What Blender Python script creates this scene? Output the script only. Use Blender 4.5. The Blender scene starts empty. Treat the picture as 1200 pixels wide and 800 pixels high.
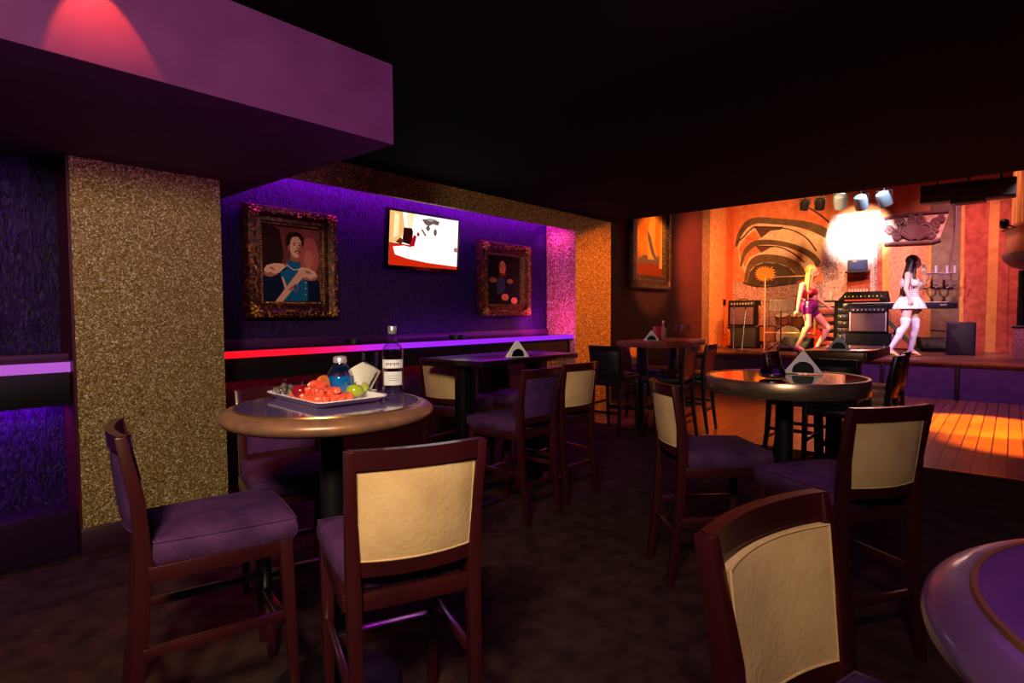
import bpy, bmesh, math, random
from mathutils import Vector, Matrix, Quaternion
random.seed(7)
PI = math.pi
SC = bpy.context.scene
COL = SC.collection

# ------------------------------------------------------------------ camera
EYE = 1.35
YAW = math.radians(40.75); PITCH = math.radians(2.62); ROLL = math.radians(-0.3)
cd = bpy.data.cameras.new('camera'); cam = bpy.data.objects.new('camera', cd); COL.objects.link(cam)
cd.sensor_width = 36.0; cd.lens = 36.0*680/1200; cd.clip_start = 0.02; cd.clip_end = 100
CM = Matrix.Translation((0, 0, EYE)) @ Matrix.Rotation(YAW-PI/2, 4, 'Z') @ Matrix.Rotation(PI/2-PITCH, 4, 'X') @ Matrix.Rotation(ROLL, 4, 'Z')
cam.matrix_world = CM
SC.camera = cam
FW = Vector((math.cos(YAW), math.sin(YAW), 0)); RT = Vector((math.sin(YAW), -math.cos(YAW), 0))

# ------------------------------------------------------------------ world, exposure
w = bpy.data.worlds.new('world'); SC.world = w; w.use_nodes = True
w.node_tree.nodes['Background'].inputs[0].default_value = (0.25, 0.12, 0.3, 1)
w.node_tree.nodes['Background'].inputs[1].default_value = 0.004
SC.view_settings.view_transform = 'Standard'; SC.view_settings.look = 'None'
SC.view_settings.gamma = 1; SC.view_settings.exposure = 0.0; SC.view_settings.use_curve_mapping = False
SC.cycles.use_denoising = True
SC.cycles.max_bounces = 6; SC.cycles.sample_clamp_indirect = 4.0
SC.cycles.caustics_reflective = False; SC.cycles.caustics_refractive = False

# ------------------------------------------------------------------ lights
def aim(o, tgt):
    d = Vector(tgt) - o.location
    o.rotation_euler = d.to_track_quat('-Z', 'Y').to_euler()
def light(kind, name, loc, tgt, power, color, size=0.1, spot=60, blend=0.5, sy=None):
    l = bpy.data.lights.new(name, kind); o = bpy.data.objects.new(name, l); COL.objects.link(o)
    o.location = loc; l.energy = power; l.color = color
    if kind == 'SPOT':
        l.spot_size = math.radians(spot); l.spot_blend = blend; l.shadow_soft_size = size
    elif kind == 'AREA':
        l.size = size
        if sy: l.shape = 'RECTANGLE'; l.size_y = sy
    else: l.shadow_soft_size = size
    if tgt is not None: aim(o, tgt)
    return o
VIOLET = (.72, .02, 1.0); MAG = (.9, .04, .6); RED = (1, .03, .03)
# warm flash-like fill, added behind and above the viewer: it lights the seat backs and the gold column
light('SPOT', 'warm_fill', (-.7, .1, 2.45), (1.5, 3.2, 1.1), 370, (1, .78, .50), .2, 95, .9)
light('SPOT', 'warm_fill', (-.6, -.35, 2.62), (2.2, .9, .6), 260, (1, .74, .53), .2, 85, .9)
light('SPOT', 'portrait_fill', (2.75, 3.1, 2.6), (2.6, 4.77, 1.75), 16, (1, .72, .5), .04, 42, .8)  # fill added to brighten the portrait, no fixture hangs here
light('SPOT', 'portrait_fill', (5.1, 3.1, 2.6), (5.4, 4.77, 1.7), 6, (1, .6, .4), .04, 36, .8)  # weaker added fill for the second portrait
# purple room wash
light('AREA', 'purple_wash', (2.6, .2, 2.55), (2.6, .9, 0), 9, (.50, .05, .72), 1.6)
light('AREA', 'purple_wash', (-.2, 1.4, 2.55), (.6, 2.6, 1.0), 3, (.55, .07, .6), .8)
light('SPOT', 'soffit_wash', (2.9, -.3, 1.9), (1.6, 2.47, 2.62), 125, (.75, .2, .62), .2, 56, .9)
light('SPOT', 'red_downlight', (.60, 2.31, 2.645), (.66, 2.50, 2.2), 48, (1, .15, .03), .01, 48, .2)
# violet tape light in the cove above the pictures, red and violet under the counters
light('AREA', 'cove_light', (4.15, 4.70, 2.60), (4.15, 4.78, 2.0), 26, VIOLET, 4.3, sy=.05)
light('AREA', 'cove_end_light', (6.15, 4.6, 2.40), (6.3, 4.62, 2.2), 1.6, MAG, .3, sy=.1)
light('AREA', 'counter_glow', (4.9, 4.66, 1.12), (4.9, 4.8, 1.4), 1.8, (.6, .03, 1), 2.4, sy=.04)
light('AREA', 'pillar_glow', (5.8, 4.4, 1.15), (6.3, 4.62, 1.5), 9.0, MAG, .3, sy=.1)
light('AREA', 'under_counter_red', (4.0, 4.72, .83), (4.0, 4.8, .6), 5, RED, 4.4, sy=.04)
light('AREA', 'under_counter_violet', (-.4, 4.12, .85), (-.4, 4.2, .6), 8, (.6, .03, 1), 2.4, sy=.04)
light('AREA', 'left_cove_light', (-.6, 3.9, 2.1), (-.6, 4.2, 1.6), 1.2, (.42, .03, 1), 2.2, sy=.1)
# stage lamps
light('SPOT', 'stage_white', (12.0, 2.45, 3.7), (14.2, 2.50, 3.0), 3600, (1, .95, .88), .05, 34, .9)
light('SPOT', 'stage_white', (11.6, 1.9, 4.2), (14.2, 1.9, 1.6), 500, (1, .8, .78), .05, 55, .9)
light('SPOT', 'stage_orange', (10.6, 2.6, 4.1), (14.2, 4.5, 1.7), 1050, (1, .45, .17), .15, 75, .8)
light('SPOT', 'stage_orange', (9.6, 3.0, 3.6), (12.3, 5.2, 1.6), 1500, (1, .26, .05), .15, 60, .8)
light('SPOT', 'stage_pink', (11.5, .5, 4.3), (14.2, .7, 1.6), 650, (1, .40, .42), .15, 70, .8)
light('SPOT', 'dancer_white', (9.2, 2.6, 3.9), (11.9, 1.35, 1.3), 650, (1, .74, .86), .08, 26, .6)
light('SPOT', 'dancer_amber', (10.4, 4.6, 3.2), (12.3, 3.0, 1.4), 2600, (1, .60, .15), .08, 26, .6)
light('SPOT', 'dancer_white', (9.8, -.8, 3.5), (12.0, 1.35, 1.5), 480, (1, .80, .82), .08, 22, .6)
light('SPOT', 'dancer_pink', (9.4, 1.6, 4.2), (12.3, 3.0, 1.2), 900, (1, .22, .42), .08, 26, .6)
light('SPOT', 'floor_amber', (9.4, -.6, 4.3), (8.9, .25, 0), 11000, (1, .30, .01), .06, 24, .5)
light('SPOT', 'floor_amber', (7.6, -1.2, 4.3), (7.9, -.2, 0), 6500, (1, .28, .01), .06, 22, .6)
light('SPOT', 'floor_amber', (8.4, 2.6, 4.2), (7.7, 2.0, 0), 700, (1, .25, .03), .1, 50, .9)
light('SPOT', 'painting_amber', (9.0, 2.2, 3.6), (9.3, 4.8, 2.3), 420, (1, .42, .08), .05, 32, .4)
light('SPOT', 'pillar_amber', (8.2, 1.6, 3.0), (6.8, 4.4, 1.4), 800, (1, .19, .01), .1, 44, .8)
light('SPOT', 'stage_front_violet', (8.6, 1.2, 3.9), (11.2, .8, .3), 600, (.75, .25, .8), .1, 60, .8)

# ------------------------------------------------------------------ unprojecting the calibrated lens onto the room's own planes
CI = CM.to_3x3()
def ray(px, py): return CI @ Vector(((px-600)/680, (400-py)/680, -1))
def atz(px, py, z): r = ray(px, py); t = (z-EYE)/r.z; return Vector((r.x*t, r.y*t, z))
def atx(px, py, x): r = ray(px, py); t = x/r.x; return Vector((x, r.y*t, EYE+r.z*t))
def aty(px, py, y): r = ray(px, py); t = y/r.y; return Vector((r.x*t, y, EYE+r.z*t))
def atd(px, t, z=0):
    v = FW*t + RT*((px-600)/680*t); return Vector((v.x, v.y, z))

# ------------------------------------------------------------------ materials
def s2l(c): return tuple(((x/255)/12.92 if x/255 <= .04045 else ((x/255+.055)/1.055)**2.4) for x in c)
MATS = {}
def mat(name, rgb, rough=.5, metal=0, coat=0, emit=None, es=1, spec=.5, sheen=0):
    if name in MATS: return MATS[name]
    m = bpy.data.materials.new(name); m.use_nodes = True
    b = m.node_tree.nodes['Principled BSDF']
    b.inputs['Base Color'].default_value = (*s2l(rgb), 1)
    b.inputs['Roughness'].default_value = rough; b.inputs['Metallic'].default_value = metal
    b.inputs['Coat Weight'].default_value = coat; b.inputs['Coat Roughness'].default_value = .06
    b.inputs['Specular IOR Level'].default_value = spec
    b.inputs['Sheen Weight'].default_value = sheen
    if emit:
        b.inputs['Emission Color'].default_value = (*s2l(emit), 1); b.inputs['Emission Strength'].default_value = es
    MATS[name] = m; return m
def N(m, t, **kw):
    n = m.node_tree.nodes.new(t)
    for k, v in kw.items():
        if k.startswith('_'): setattr(n, k[1:], v)
        else: n.inputs[k.replace('__', ' ')].default_value = v
    return n
def L(m, a, b): m.node_tree.links.new(a, b)
def coords(m, scale=(1, 1, 1)):
    tc = N(m, 'ShaderNodeTexCoord'); mp = N(m, 'ShaderNodeMapping'); mp.inputs['Scale'].default_value = scale
    L(m, tc.outputs['Object'], mp.inputs['Vector']); return mp.outputs[0]
def ramp(m, fac, stops):
    r = N(m, 'ShaderNodeValToRGB'); e = r.color_ramp.elements
    while len(e) < len(stops): e.new(.5)
    for i, (p, c) in enumerate(stops):
        e[i].position = p; e[i].color = (*s2l(c), 1)
    L(m, fac, r.inputs[0]); return r.outputs[0]
def noisy(name, c1, c2, scale=5, rough=.5, bump=0, bscale=40, stretch=(1, 1, 1), metal=0, detail=4, coat=0, sheen=0, lo=.35, hi=.65, spec=.5):
    if name in MATS: return MATS[name]
    m = mat(name, c1, rough, metal, coat, sheen=sheen, spec=spec); b = m.node_tree.nodes['Principled BSDF']
    v = coords(m, stretch); n = N(m, 'ShaderNodeTexNoise', Scale=scale, Detail=detail); L(m, v, n.inputs['Vector'])
    L(m, ramp(m, n.outputs['Fac'], [(lo, c1), (hi, c2)]), b.inputs['Base Color'])
    if bump:
        n2 = N(m, 'ShaderNodeTexNoise', Scale=bscale, Detail=4); L(m, v, n2.inputs['Vector'])
        bp = N(m, 'ShaderNodeBump', Strength=bump, Distance=.01); L(m, n2.outputs['Fac'], bp.inputs['Height']); L(m, bp.outputs[0], b.inputs['Normal'])
    return m
def glitter(name, dark, mid, lite, cell=150):
    m = mat(name, mid, .45, .25); b = m.node_tree.nodes['Principled BSDF']; v = coords(m)
    vo = N(m, 'ShaderNodeTexVoronoi', Scale=cell); L(m, v, vo.inputs['Vector'])
    sp = N(m, 'ShaderNodeSeparateColor'); L(m, vo.outputs['Color'], sp.inputs[0])
    L(m, ramp(m, sp.outputs[0], [(0, dark), (.55, mid), (.84, lite), (.93, (255, 248, 214))]), b.inputs['Base Color'])  # near-white cells put the flakes' glints into the base colour
    g = N(m, 'ShaderNodeNewGeometry'); sub = N(m, 'ShaderNodeVectorMath', _operation='SUBTRACT'); sub.inputs[1].default_value = (.5, .5, .5)
    L(m, vo.outputs['Color'], sub.inputs[0])
    sc = N(m, 'ShaderNodeVectorMath', _operation='SCALE'); sc.inputs['Scale'].default_value = .9; L(m, sub.outputs[0], sc.inputs[0])
    ad = N(m, 'ShaderNodeVectorMath', _operation='ADD'); L(m, g.outputs['Normal'], ad.inputs[0]); L(m, sc.outputs[0], ad.inputs[1])
    nm = N(m, 'ShaderNodeVectorMath', _operation='NORMALIZE'); L(m, ad.outputs[0], nm.inputs[0]); L(m, nm.outputs[0], b.inputs['Normal'])
    return m
GLIT = glitter('gold_glitter', (92, 66, 26), (138, 110, 56), (206, 178, 106))
def bark_paper():
    m = mat('purple_bark_wallpaper', (40, 12, 70), .45, spec=.22); b = m.node_tree.nodes['Principled BSDF']
    v = coords(m, (1, 1, .35)); n = N(m, 'ShaderNodeTexNoise', Scale=46, Detail=5, Distortion=1.4); L(m, v, n.inputs['Vector'])
    L(m, ramp(m, n.outputs['Fac'], [(.35, (14, 2, 34)), (.6, (44, 10, 92))]), b.inputs['Base Color'])
    bp = N(m, 'ShaderNodeBump', Strength=1.0, Distance=.02); L(m, n.outputs['Fac'], bp.inputs['Height']); L(m, bp.outputs[0], b.inputs['Normal'])
    return m
BARK = bark_paper()
BLACKC = mat('black_paint', (9, 8, 10), .9, spec=.1)
SOFF = noisy('soffit_plum_paint', (92, 44, 94), (100, 50, 104), 6, .75, spec=.15)
CARPET = noisy('dark_carpet', (38, 25, 23), (62, 41, 36), 9, .95, .4, 260, spec=.1)
def wood_floor():
    m = mat('dance_floor_wood', (96, 54, 34), .28); b = m.node_tree.nodes['Principled BSDF']
    v = coords(m); n = N(m, 'ShaderNodeTexNoise', Scale=3, Detail=5)
    mp = N(m, 'ShaderNodeMapping'); mp.inputs['Scale'].default_value = (1, 12, 1); L(m, v, mp.inputs[0]); L(m, mp.outputs[0], n.inputs['Vector'])
    br = N(m, 'ShaderNodeTexBrick', Scale=1.0); L(m, v, br.inputs['Vector'])
    br.inputs['Color1'].default_value = (*s2l((160, 104, 66)), 1); br.inputs['Color2'].default_value = (*s2l((138, 86, 54)), 1); br.inputs['Mortar'].default_value = (*s2l((40, 20, 14)), 1)
    br.inputs['Mortar Size'].default_value = .006; br.inputs['Brick Width'].default_value = 1.2; br.inputs['Row Height'].default_value = .12
    mx = N(m, 'ShaderNodeMixRGB', _blend_type='MULTIPLY'); mx.inputs[0].default_value = .5
    L(m, br.outputs[0], mx.inputs[1]); L(m, ramp(m, n.outputs['Fac'], [(.3, (150, 140, 130)), (.7, (255, 255, 255))]), mx.inputs[2]); L(m, mx.outputs[0], b.inputs['Base Color'])
    return m
DANCEW = wood_floor()
WOOD = noisy('dark_mahogany', (40, 8, 14), (56, 14, 20), 4, .32, stretch=(1, 1, .15), coat=.3)
VELP = noisy('purple_velvet', (54, 26, 66), (78, 42, 86), 9, .8, .25, 60, spec=.2)
VELI = noisy('purple_back_velvet', (56, 26, 72), (76, 40, 92), 12, .8, .2, 90, spec=.2)
BEIGE = noisy('beige_suede', (190, 154, 108), (208, 174, 126), 7, .85, .2, 70)
BLKL = mat('black_leather', (22, 18, 18), .4)
TANL = mat('tan_leather', (176, 132, 96), .5)
REDL = mat('russet_lit_leather', (150, 66, 44), .45)  # orange stage light on the stool backs is put into this colour
CHROME = mat('brushed_steel', (190, 184, 180), .25, 1)
BLKM = mat('black_metal', (18, 18, 22), .4, .3)
BLKP = mat('black_plastic', (14, 13, 16), .45)
MAROON = noisy('maroon_paint', (66, 12, 22), (78, 16, 26), 4, .8, .2, 50)
WHITE = mat('white_plastic', (225, 222, 218), .4)
def glassm(name, tint=(255, 255, 255), fac=.12, base=.05):
    m = bpy.data.materials.new(name); m.use_nodes = True; nt = m.node_tree; nt.nodes.clear()
    o = N(m, 'ShaderNodeOutputMaterial'); t = N(m, 'ShaderNodeBsdfTransparent'); g = N(m, 'ShaderNodeBsdfGlossy', Roughness=.03)
    t.inputs[0].default_value = (*s2l(tint), 1); lw = N(m, 'ShaderNodeLayerWeight', Blend=fac)
    ad = N(m, 'ShaderNodeMath', _operation='ADD', _use_clamp=True); ad.inputs[1].default_value = base; L(m, lw.outputs['Facing'], ad.inputs[0])
    x = N(m, 'ShaderNodeMixShader'); L(m, ad.outputs[0], x.inputs[0]); L(m, t.outputs[0], x.inputs[1]); L(m, g.outputs[0], x.inputs[2]); L(m, x.outputs[0], o.inputs[0])
    return m
GLASS = glassm('clear_glass', (240, 244, 250), .25)
PLEXI = glassm('acrylic_sheet', (236, 240, 245), .08, .03)
EDGE = mat('lit_acrylic_edge', (235, 190, 150), .3)

# ------------------------------------------------------------------ mesh helpers
class MB:
    def __init__(s): s.v = []; s.f = []; s.mi = []
    def add(s, vs, fs, mi=0, M=None):
        k = len(s.v)
        s.v += [tuple(M @ Vector(p)) if M else tuple(p) for p in vs]
        s.f += [tuple(i+k for i in f) for f in fs]; s.mi += [mi]*len(fs); return s
    def bm(s, b, mi=0, M=None):
        b.verts.index_update(); s.add([v.co[:] for v in b.verts], [[v.index for v in f.verts] for f in b.faces], mi, M); b.free(); return s
    def box(s, c, d, bev=0, mi=0, rot=None, seg=2):
        b = bmesh.new(); bmesh.ops.create_cube(b, size=1)
        for v in b.verts: v.co = Vector((v.co.x*d[0], v.co.y*d[1], v.co.z*d[2]))
        if bev: bmesh.ops.bevel(b, geom=b.edges[:], offset=bev, segments=seg, affect='EDGES', profile=.5)
        M = Matrix.Translation(c)
        if rot is not None: M = M @ (rot.to_4x4() if isinstance(rot, Quaternion) else rot)
        return s.bm(b, mi, M)
    def span(s, a, b, **k):
        return s.box([(a[i]+b[i])/2 for i in range(3)], [abs(b[i]-a[i]) for i in range(3)], **k)
    def lathe(s, prof, c=(0, 0, 0), n=32, mi=0, M=None, caps=True, sx=1, sy=1):
        vs = []; fs = []
        for r, z in prof:
            for i in range(n):
                a = 2*PI*i/n; vs.append((r*math.cos(a)*sx, r*math.sin(a)*sy, z))
        for j in range(len(prof)-1):
            for i in range(n):
                k = (i+1) % n; fs.append((j*n+i, j*n+k, (j+1)*n+k, (j+1)*n+i))
        if caps:
            fs.append(tuple(range(n-1, -1, -1))); fs.append(tuple((len(prof)-1)*n+i for i in range(n)))
        T = Matrix.Translation(c) @ (M if M else Matrix())
        return s.add(vs, fs, mi, T)
    def tube(s, pts, r, n=8, mi=0, closed=False):
        pts = [Vector(p) for p in pts]; m = len(pts); vs = []; fs = []
        rr = r if isinstance(r, (list, tuple)) else [r]*m
        up = None
        for i, p in enumerate(pts):
            if closed: d = pts[(i+1) % m]-pts[i-1]
            else: d = pts[min(i+1, m-1)]-pts[max(i-1, 0)]
            d = d.normalized() if d.length > 1e-9 else Vector((0, 0, 1))
            if up is None:
                up = Vector((0, 0, 1)) if abs(d.z) < .9 else Vector((1, 0, 0))
            x = d.cross(up)
            if x.length < 1e-6: x = d.cross(Vector((0, 1, 0)))
            x.normalize(); y = x.cross(d).normalized(); up = y
            for k in range(n):
                a = 2*PI*k/n; vs.append(tuple(p+x*math.cos(a)*rr[i]+y*math.sin(a)*rr[i]))
        for i in range(m if closed else m-1):
            j = (i+1) % m
            for k in range(n):
                q = (k+1) % n; fs.append((i*n+k, i*n+q, j*n+q, j*n+k))
        if not closed: fs.append(tuple(range(n-1, -1, -1))); fs.append(tuple((m-1)*n+k for k in range(n)))
        return s.add(vs, fs, mi)
    def beam(s, a, b, wx, wy, mi=0, w2=None, bev=0):
        """tapered square bar between a and b"""
        a = Vector(a); b = Vector(b); d = (b-a).normalized()
        up = Vector((0, 1, 0)) if abs(d.y) < .8 else Vector((0, 0, 1))
        x = up.cross(d).normalized() if abs(d.y) < .8 else d.cross(up).normalized(); y = d.cross(x).normalized()
        w2 = w2 or (wx, wy); vs = []
        for p, (u, v) in ((a, (wx, wy)), (b, w2)):
            for sx, sy in ((-1, -1), (1, -1), (1, 1), (-1, 1)): vs.append(tuple(p+x*u/2*sx+y*v/2*sy))
        fs = [(3, 2, 1, 0), (4, 5, 6, 7), (0, 1, 5, 4), (1, 2, 6, 5), (2, 3, 7, 6), (3, 0, 4, 7)]
        if bev:
            t = bmesh.new(); q = [t.verts.new(p) for p in vs]
            for f in fs: t.faces.new([q[i] for i in f])
            bmesh.ops.bevel(t, geom=t.edges[:], offset=bev, segments=2, affect='EDGES', profile=.5); return s.bm(t, mi)
        return s.add(vs, fs, mi)
    def ball(s, c, r, mi=0, seg=16, rings=10, rot=None):
        b = bmesh.new(); bmesh.ops.create_uvsphere(b, u_segments=seg, v_segments=rings, radius=1)
        r = r if isinstance(r, (tuple, list)) else (r, r, r)
        M = Matrix.Translation(c) @ (rot if rot else Matrix()) @ Matrix.Diagonal((*r, 1)); return s.bm(b, mi, M)
    def cap(s, a, b, ra, rb, mi=0, n=12):
        """tapered capsule with round ends (closed)"""
        a = Vector(a); b = Vector(b); d = b-a; Lh = d.length
        q = d.to_track_quat('Z', 'Y').to_matrix().to_4x4() if Lh > 1e-6 else Matrix()
        prof = [(max(ra*math.cos(t), 1e-4), ra*math.sin(t)) for t in [-PI/2+.12, -1.0, -.5, 0]] + [(max(rb*math.cos(t), 1e-4), Lh+rb*math.sin(t)) for t in [0, .5, 1.0, PI/2-.12]]
        return s.lathe(prof, (0, 0, 0), n, mi, Matrix.Translation(a) @ q)
    def poly(s, pts, mi=0): return s.add(pts, [tuple(range(len(pts)))], mi)
    def build(s, name, mats, parent=None, ang=40, loc=None):
        me = bpy.data.meshes.new(name); me.from_pydata(s.v, [], s.f); me.update()
        for m in (mats if isinstance(mats, (list, tuple)) else [mats]): me.materials.append(m)
        me.polygons.foreach_set('material_index', s.mi)
        me.polygons.foreach_set('use_smooth', [True]*len(me.polygons))
        me.set_sharp_from_angle(angle=math.radians(ang))
        o = bpy.data.objects.new(name, me); COL.objects.link(o)
        if parent: o.parent = parent
        if loc is not None: o.location = loc
        return o
def tag(o, label, cat, group=None):
    o['label'] = label; o['category'] = cat
    if group: o['group'] = group
    return o
def thing(name, label, cat, loc=(0, 0, 0), rz=0, group=None):
    o = bpy.data.objects.new(name, None); COL.objects.link(o); o.location = loc; o.rotation_euler = (0, 0, rz)
    o.empty_display_size = .1
    return tag(o, label, cat, group)
def struct(name, mb, mats, **k):
    o = mb.build(name, mats, **k); o['kind'] = 'structure'; return o
def copy_tree(o, parent=None):
    c = o.copy(); COL.objects.link(c)
    if parent: c.parent = parent
    for ch in list(o.children): copy_tree(ch, c)
    return c
def remesh(mb, name, mats, parent, voxel=.008, smooth=3):
    """fuses overlapping closed shapes into one continuous skin"""
    o = mb.build(name, mats, parent)
    r = o.modifiers.new('r', 'REMESH'); r.mode = 'VOXEL'; r.voxel_size = voxel; r.use_smooth_shade = True
    sm = o.modifiers.new('s', 'SMOOTH'); sm.iterations = smooth; sm.factor = .5
    dg = bpy.context.evaluated_depsgraph_get(); me = bpy.data.meshes.new_from_object(o.evaluated_get(dg))
    o.modifiers.clear(); o.data = me
    me.materials.clear()
    for m in (mats if isinstance(mats, (list, tuple)) else [mats]): me.materials.append(m)
    me.polygons.foreach_set('use_smooth', [True]*len(me.polygons))
    return o

# ------------------------------------------------------------------ the room
YW = 4.8      # picture wall
XS = 11.2     # stage front
XB = 14.2     # stage back wall
struct('floor', MB().span((-6, -6, -.1), (6.15, 5, 0)), CARPET)
struct('floor', MB().span((6.15, -6, -.1), (14.4, 5.4, 0.0)), DANCEW)
struct('trim_1', MB().span((6.14, -6, 0), (6.17, 4.3, .008)), mat('brass_strip', (200, 150, 50), .3, 1))
struct('ceiling', MB().span((-6, -6, 2.65), (7.0, 5, 2.8)), BLACKC)
struct('ceiling', MB().span((7.0, -6, 2.65), (7.15, 5.4, 4.7)), BLACKC)
struct('ceiling', MB().span((7.15, -6, 4.6), (14.4, 5.4, 4.7)), BLACKC)
struct('wall_right', MB().span((-6, -6.1, 0), (14.4, -6, 4.7)), BLACKC)
struct('wall_rear', MB().span((-6.1, -6, 0), (-6, 5, 2.8)), BLACKC)
struct('wall_left', MB().span((1.6, YW, 0), (7.2, YW+.12, 2.7)), BARK)
struct('wall_left', MB().span((-6, 4.2, 0), (.9, 4.32, 2.3)), BARK)
struct('wall_left', MB().span((7.15, YW, 0), (11.5, YW+.12, 4.7)), MAROON)
struct('baseboard_left', MB().span((1.668, YW-.03, 0), (6.3, YW, .16), bev=.006), mat('plum_baseboard', (50, 16, 38), .4))
struct('baseboard_left', MB().span((7.18, YW-.03, 0), (11.2, YW, .16), bev=.006), MATS['plum_baseboard'])
sf = struct('ceiling_soffit', MB().span((-6, 2.47, 2.24), (1.93, 4.9, 2.65), bev=.004), SOFF)
struct('wall_column', MB().span((.862, 3.96, .15), (1.668, 4.86, 2.24)), GLIT)
struct('trim_2', MB().span((.848, 3.965, .15), (.861, 4.3, 2.24)), mat('dark_red_edge_trim', (70, 14, 30), .4))
struct('baseboard_column', MB().span((.85, 3.945, 0), (1.68, 4.86, .15), bev=.006), MATS['plum_baseboard'])
struct('wall_pillar', MB().span((6.3, 4.33, 0), (7.18, 4.92, 2.65)), GLIT)
struct('ceiling_gold_band', MB().span((1.94, 4.33, 2.44), (6.3, 4.37, 2.65)), GLIT)
struct('trim_3', MB().span((1.94, 4.37, 2.56), (6.3, 4.40, 2.62)), mat('violet_tape_light', (120, 30, 200), .5, emit=(160, 40, 255), es=3))
# wall counters with light-tape edges
def led_edge():
    m = mat('counter_light_tape', (40, 10, 40), .4); b = m.node_tree.nodes['Principled BSDF']
    tc = N(m, 'ShaderNodeTexCoord'); sp = N(m, 'ShaderNodeSeparateXYZ'); L(m, tc.outputs['Object'], sp.inputs[0])
    mr = N(m, 'ShaderNodeMapRange'); mr.inputs['From Min'].default_value = 1.7; mr.inputs['From Max'].default_value = 6.3; L(m, sp.outputs[0], mr.inputs[0])
    L(m, ramp(m, mr.outputs[0], [(0, (255, 16, 20)), (.17, (255, 20, 50)), (.25, (240, 24, 130)), (.31, (205, 34, 235)), (.42, (165, 40, 255)), (1, (140, 30, 240))]), b.inputs['Emission Color'])
    b.inputs['Emission Strength'].default_value = 1.05; return m
t = thing('wall_counter', 'long dark wall counter with red to violet glowing front edge', 'counter', (0, 0, 0))
MB().span((1.67, 4.39, 1.045), (6.3, 4.8, 1.085), bev=.004).build('countertop', mat('black_lacquer', (20, 10, 22), .25, coat=.4), t)
MB().span((1.67, 4.372, 1.038), (6.3, 4.389, 1.090)).build('light_strip', led_edge(), t)
MB().span((1.67, 4.42, .86), (6.3, 4.8, 1.045)).build('support_box', BLKP, t)
MB().span((1.67, 4.775, 1.085), (6.3, 4.8, 1.16), bev=.003).build('backsplash', mat('purple_laminate', (70, 26, 84), .35), t)
t = thing('wall_counter', 'short dark wall counter left of the gold column with lavender edge', 'counter', (0, 0, 0))
MB().span((-2.2, 4.0, 1.10), (.84, 4.2, 1.15), bev=.004).build('countertop', mat('plum_laminate', (66, 30, 66), .35), t)
MB().span((-2.2, 3.99, 1.045), (.84, 4.2, 1.10)).build('light_strip', mat('lavender_light_tape', (120, 60, 150), .5, emit=(176, 84, 208), es=.85), t)
MB().span((-2.2, 4.0, .86), (.84, 4.2, 1.044), bev=.004).build('support_box', BLKP, t)
t = MB().span((-2.2, 3.98, 0), (.845, 4.2, .27), bev=.01).build('wall_ledge', mat('dark_plum_ledge', (34, 14, 46), .35)); tag(t, 'low dark ledge at the foot of the purple wall left of the gold column', 'ledge')
t = MB().span((2.2, 4.55, 0), (6.29, 4.77, .32), bev=.01).build('wall_ledge', mat('dark_red_ledge', (60, 14, 22), .35)); tag(t, 'low dark red ledge along the wall below the long counter', 'ledge')

# ------------------------------------------------------------------ bar stools with backs
def cushion(w0, w1, d, z0, z1, y0, bulge=.012):
    """seat pad: rounded plan, crowned top"""
    m = MB(); n = 14; vs = []; fs = []
    def edge(i, j, z, inset):
        u = -1+2*i/n; v = -1+2*j/n
        U = u*math.sqrt(1-v*v*.06); V = v*math.sqrt(1-u*u*.06)
        ww = w0+(w1-w0)*(v+1)/2
        return (U*(ww/2-inset), y0+(V+1)/2*d*(1-0)+(-V*inset), z)
    top = lambda i, j: (1-(-1+2*i/n)**4)*(1-(-1+2*j/n)**4)
    for j in range(n+1):
        for i in range(n+1): vs.append(edge(i, j, z1-.012+.02*top(i, j)+bulge*.2*math.sin(i*1.9)*math.sin(j*1.3)*top(i, j), .010))
    for j in range(n):
        for i in range(n): a = j*(n+1)+i; fs.append((a, a+1, a+n+2, a+n+1))
    ring = [(i, 0) for i in range(n)]+[(n, j) for j in range(n)]+[(i, n) for i in range(n, 0, -1)]+[(0, j) for j in range(n, 0, -1)]
    prev = [j*(n+1)+i for i, j in ring]
    for z, ins in ((z1-.02, .001), (z1-.045, -.004), (z0+.02, -.003), (z0, .008)):
        k = len(vs)
        for i, j in ring: vs.append(edge(i, j, z, ins))
        cur = list(range(k, k+len(ring)))
        for q in range(len(ring)):
            r = (q+1) % len(ring); fs.append((prev[q], cur[q], cur[r], prev[r]))
        prev = cur
    fs.append(tuple(prev)); m.add(vs, fs)
    return m, [Vector(edge(i, j, z1-.016, .001)) for i, j in ring]
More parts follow.
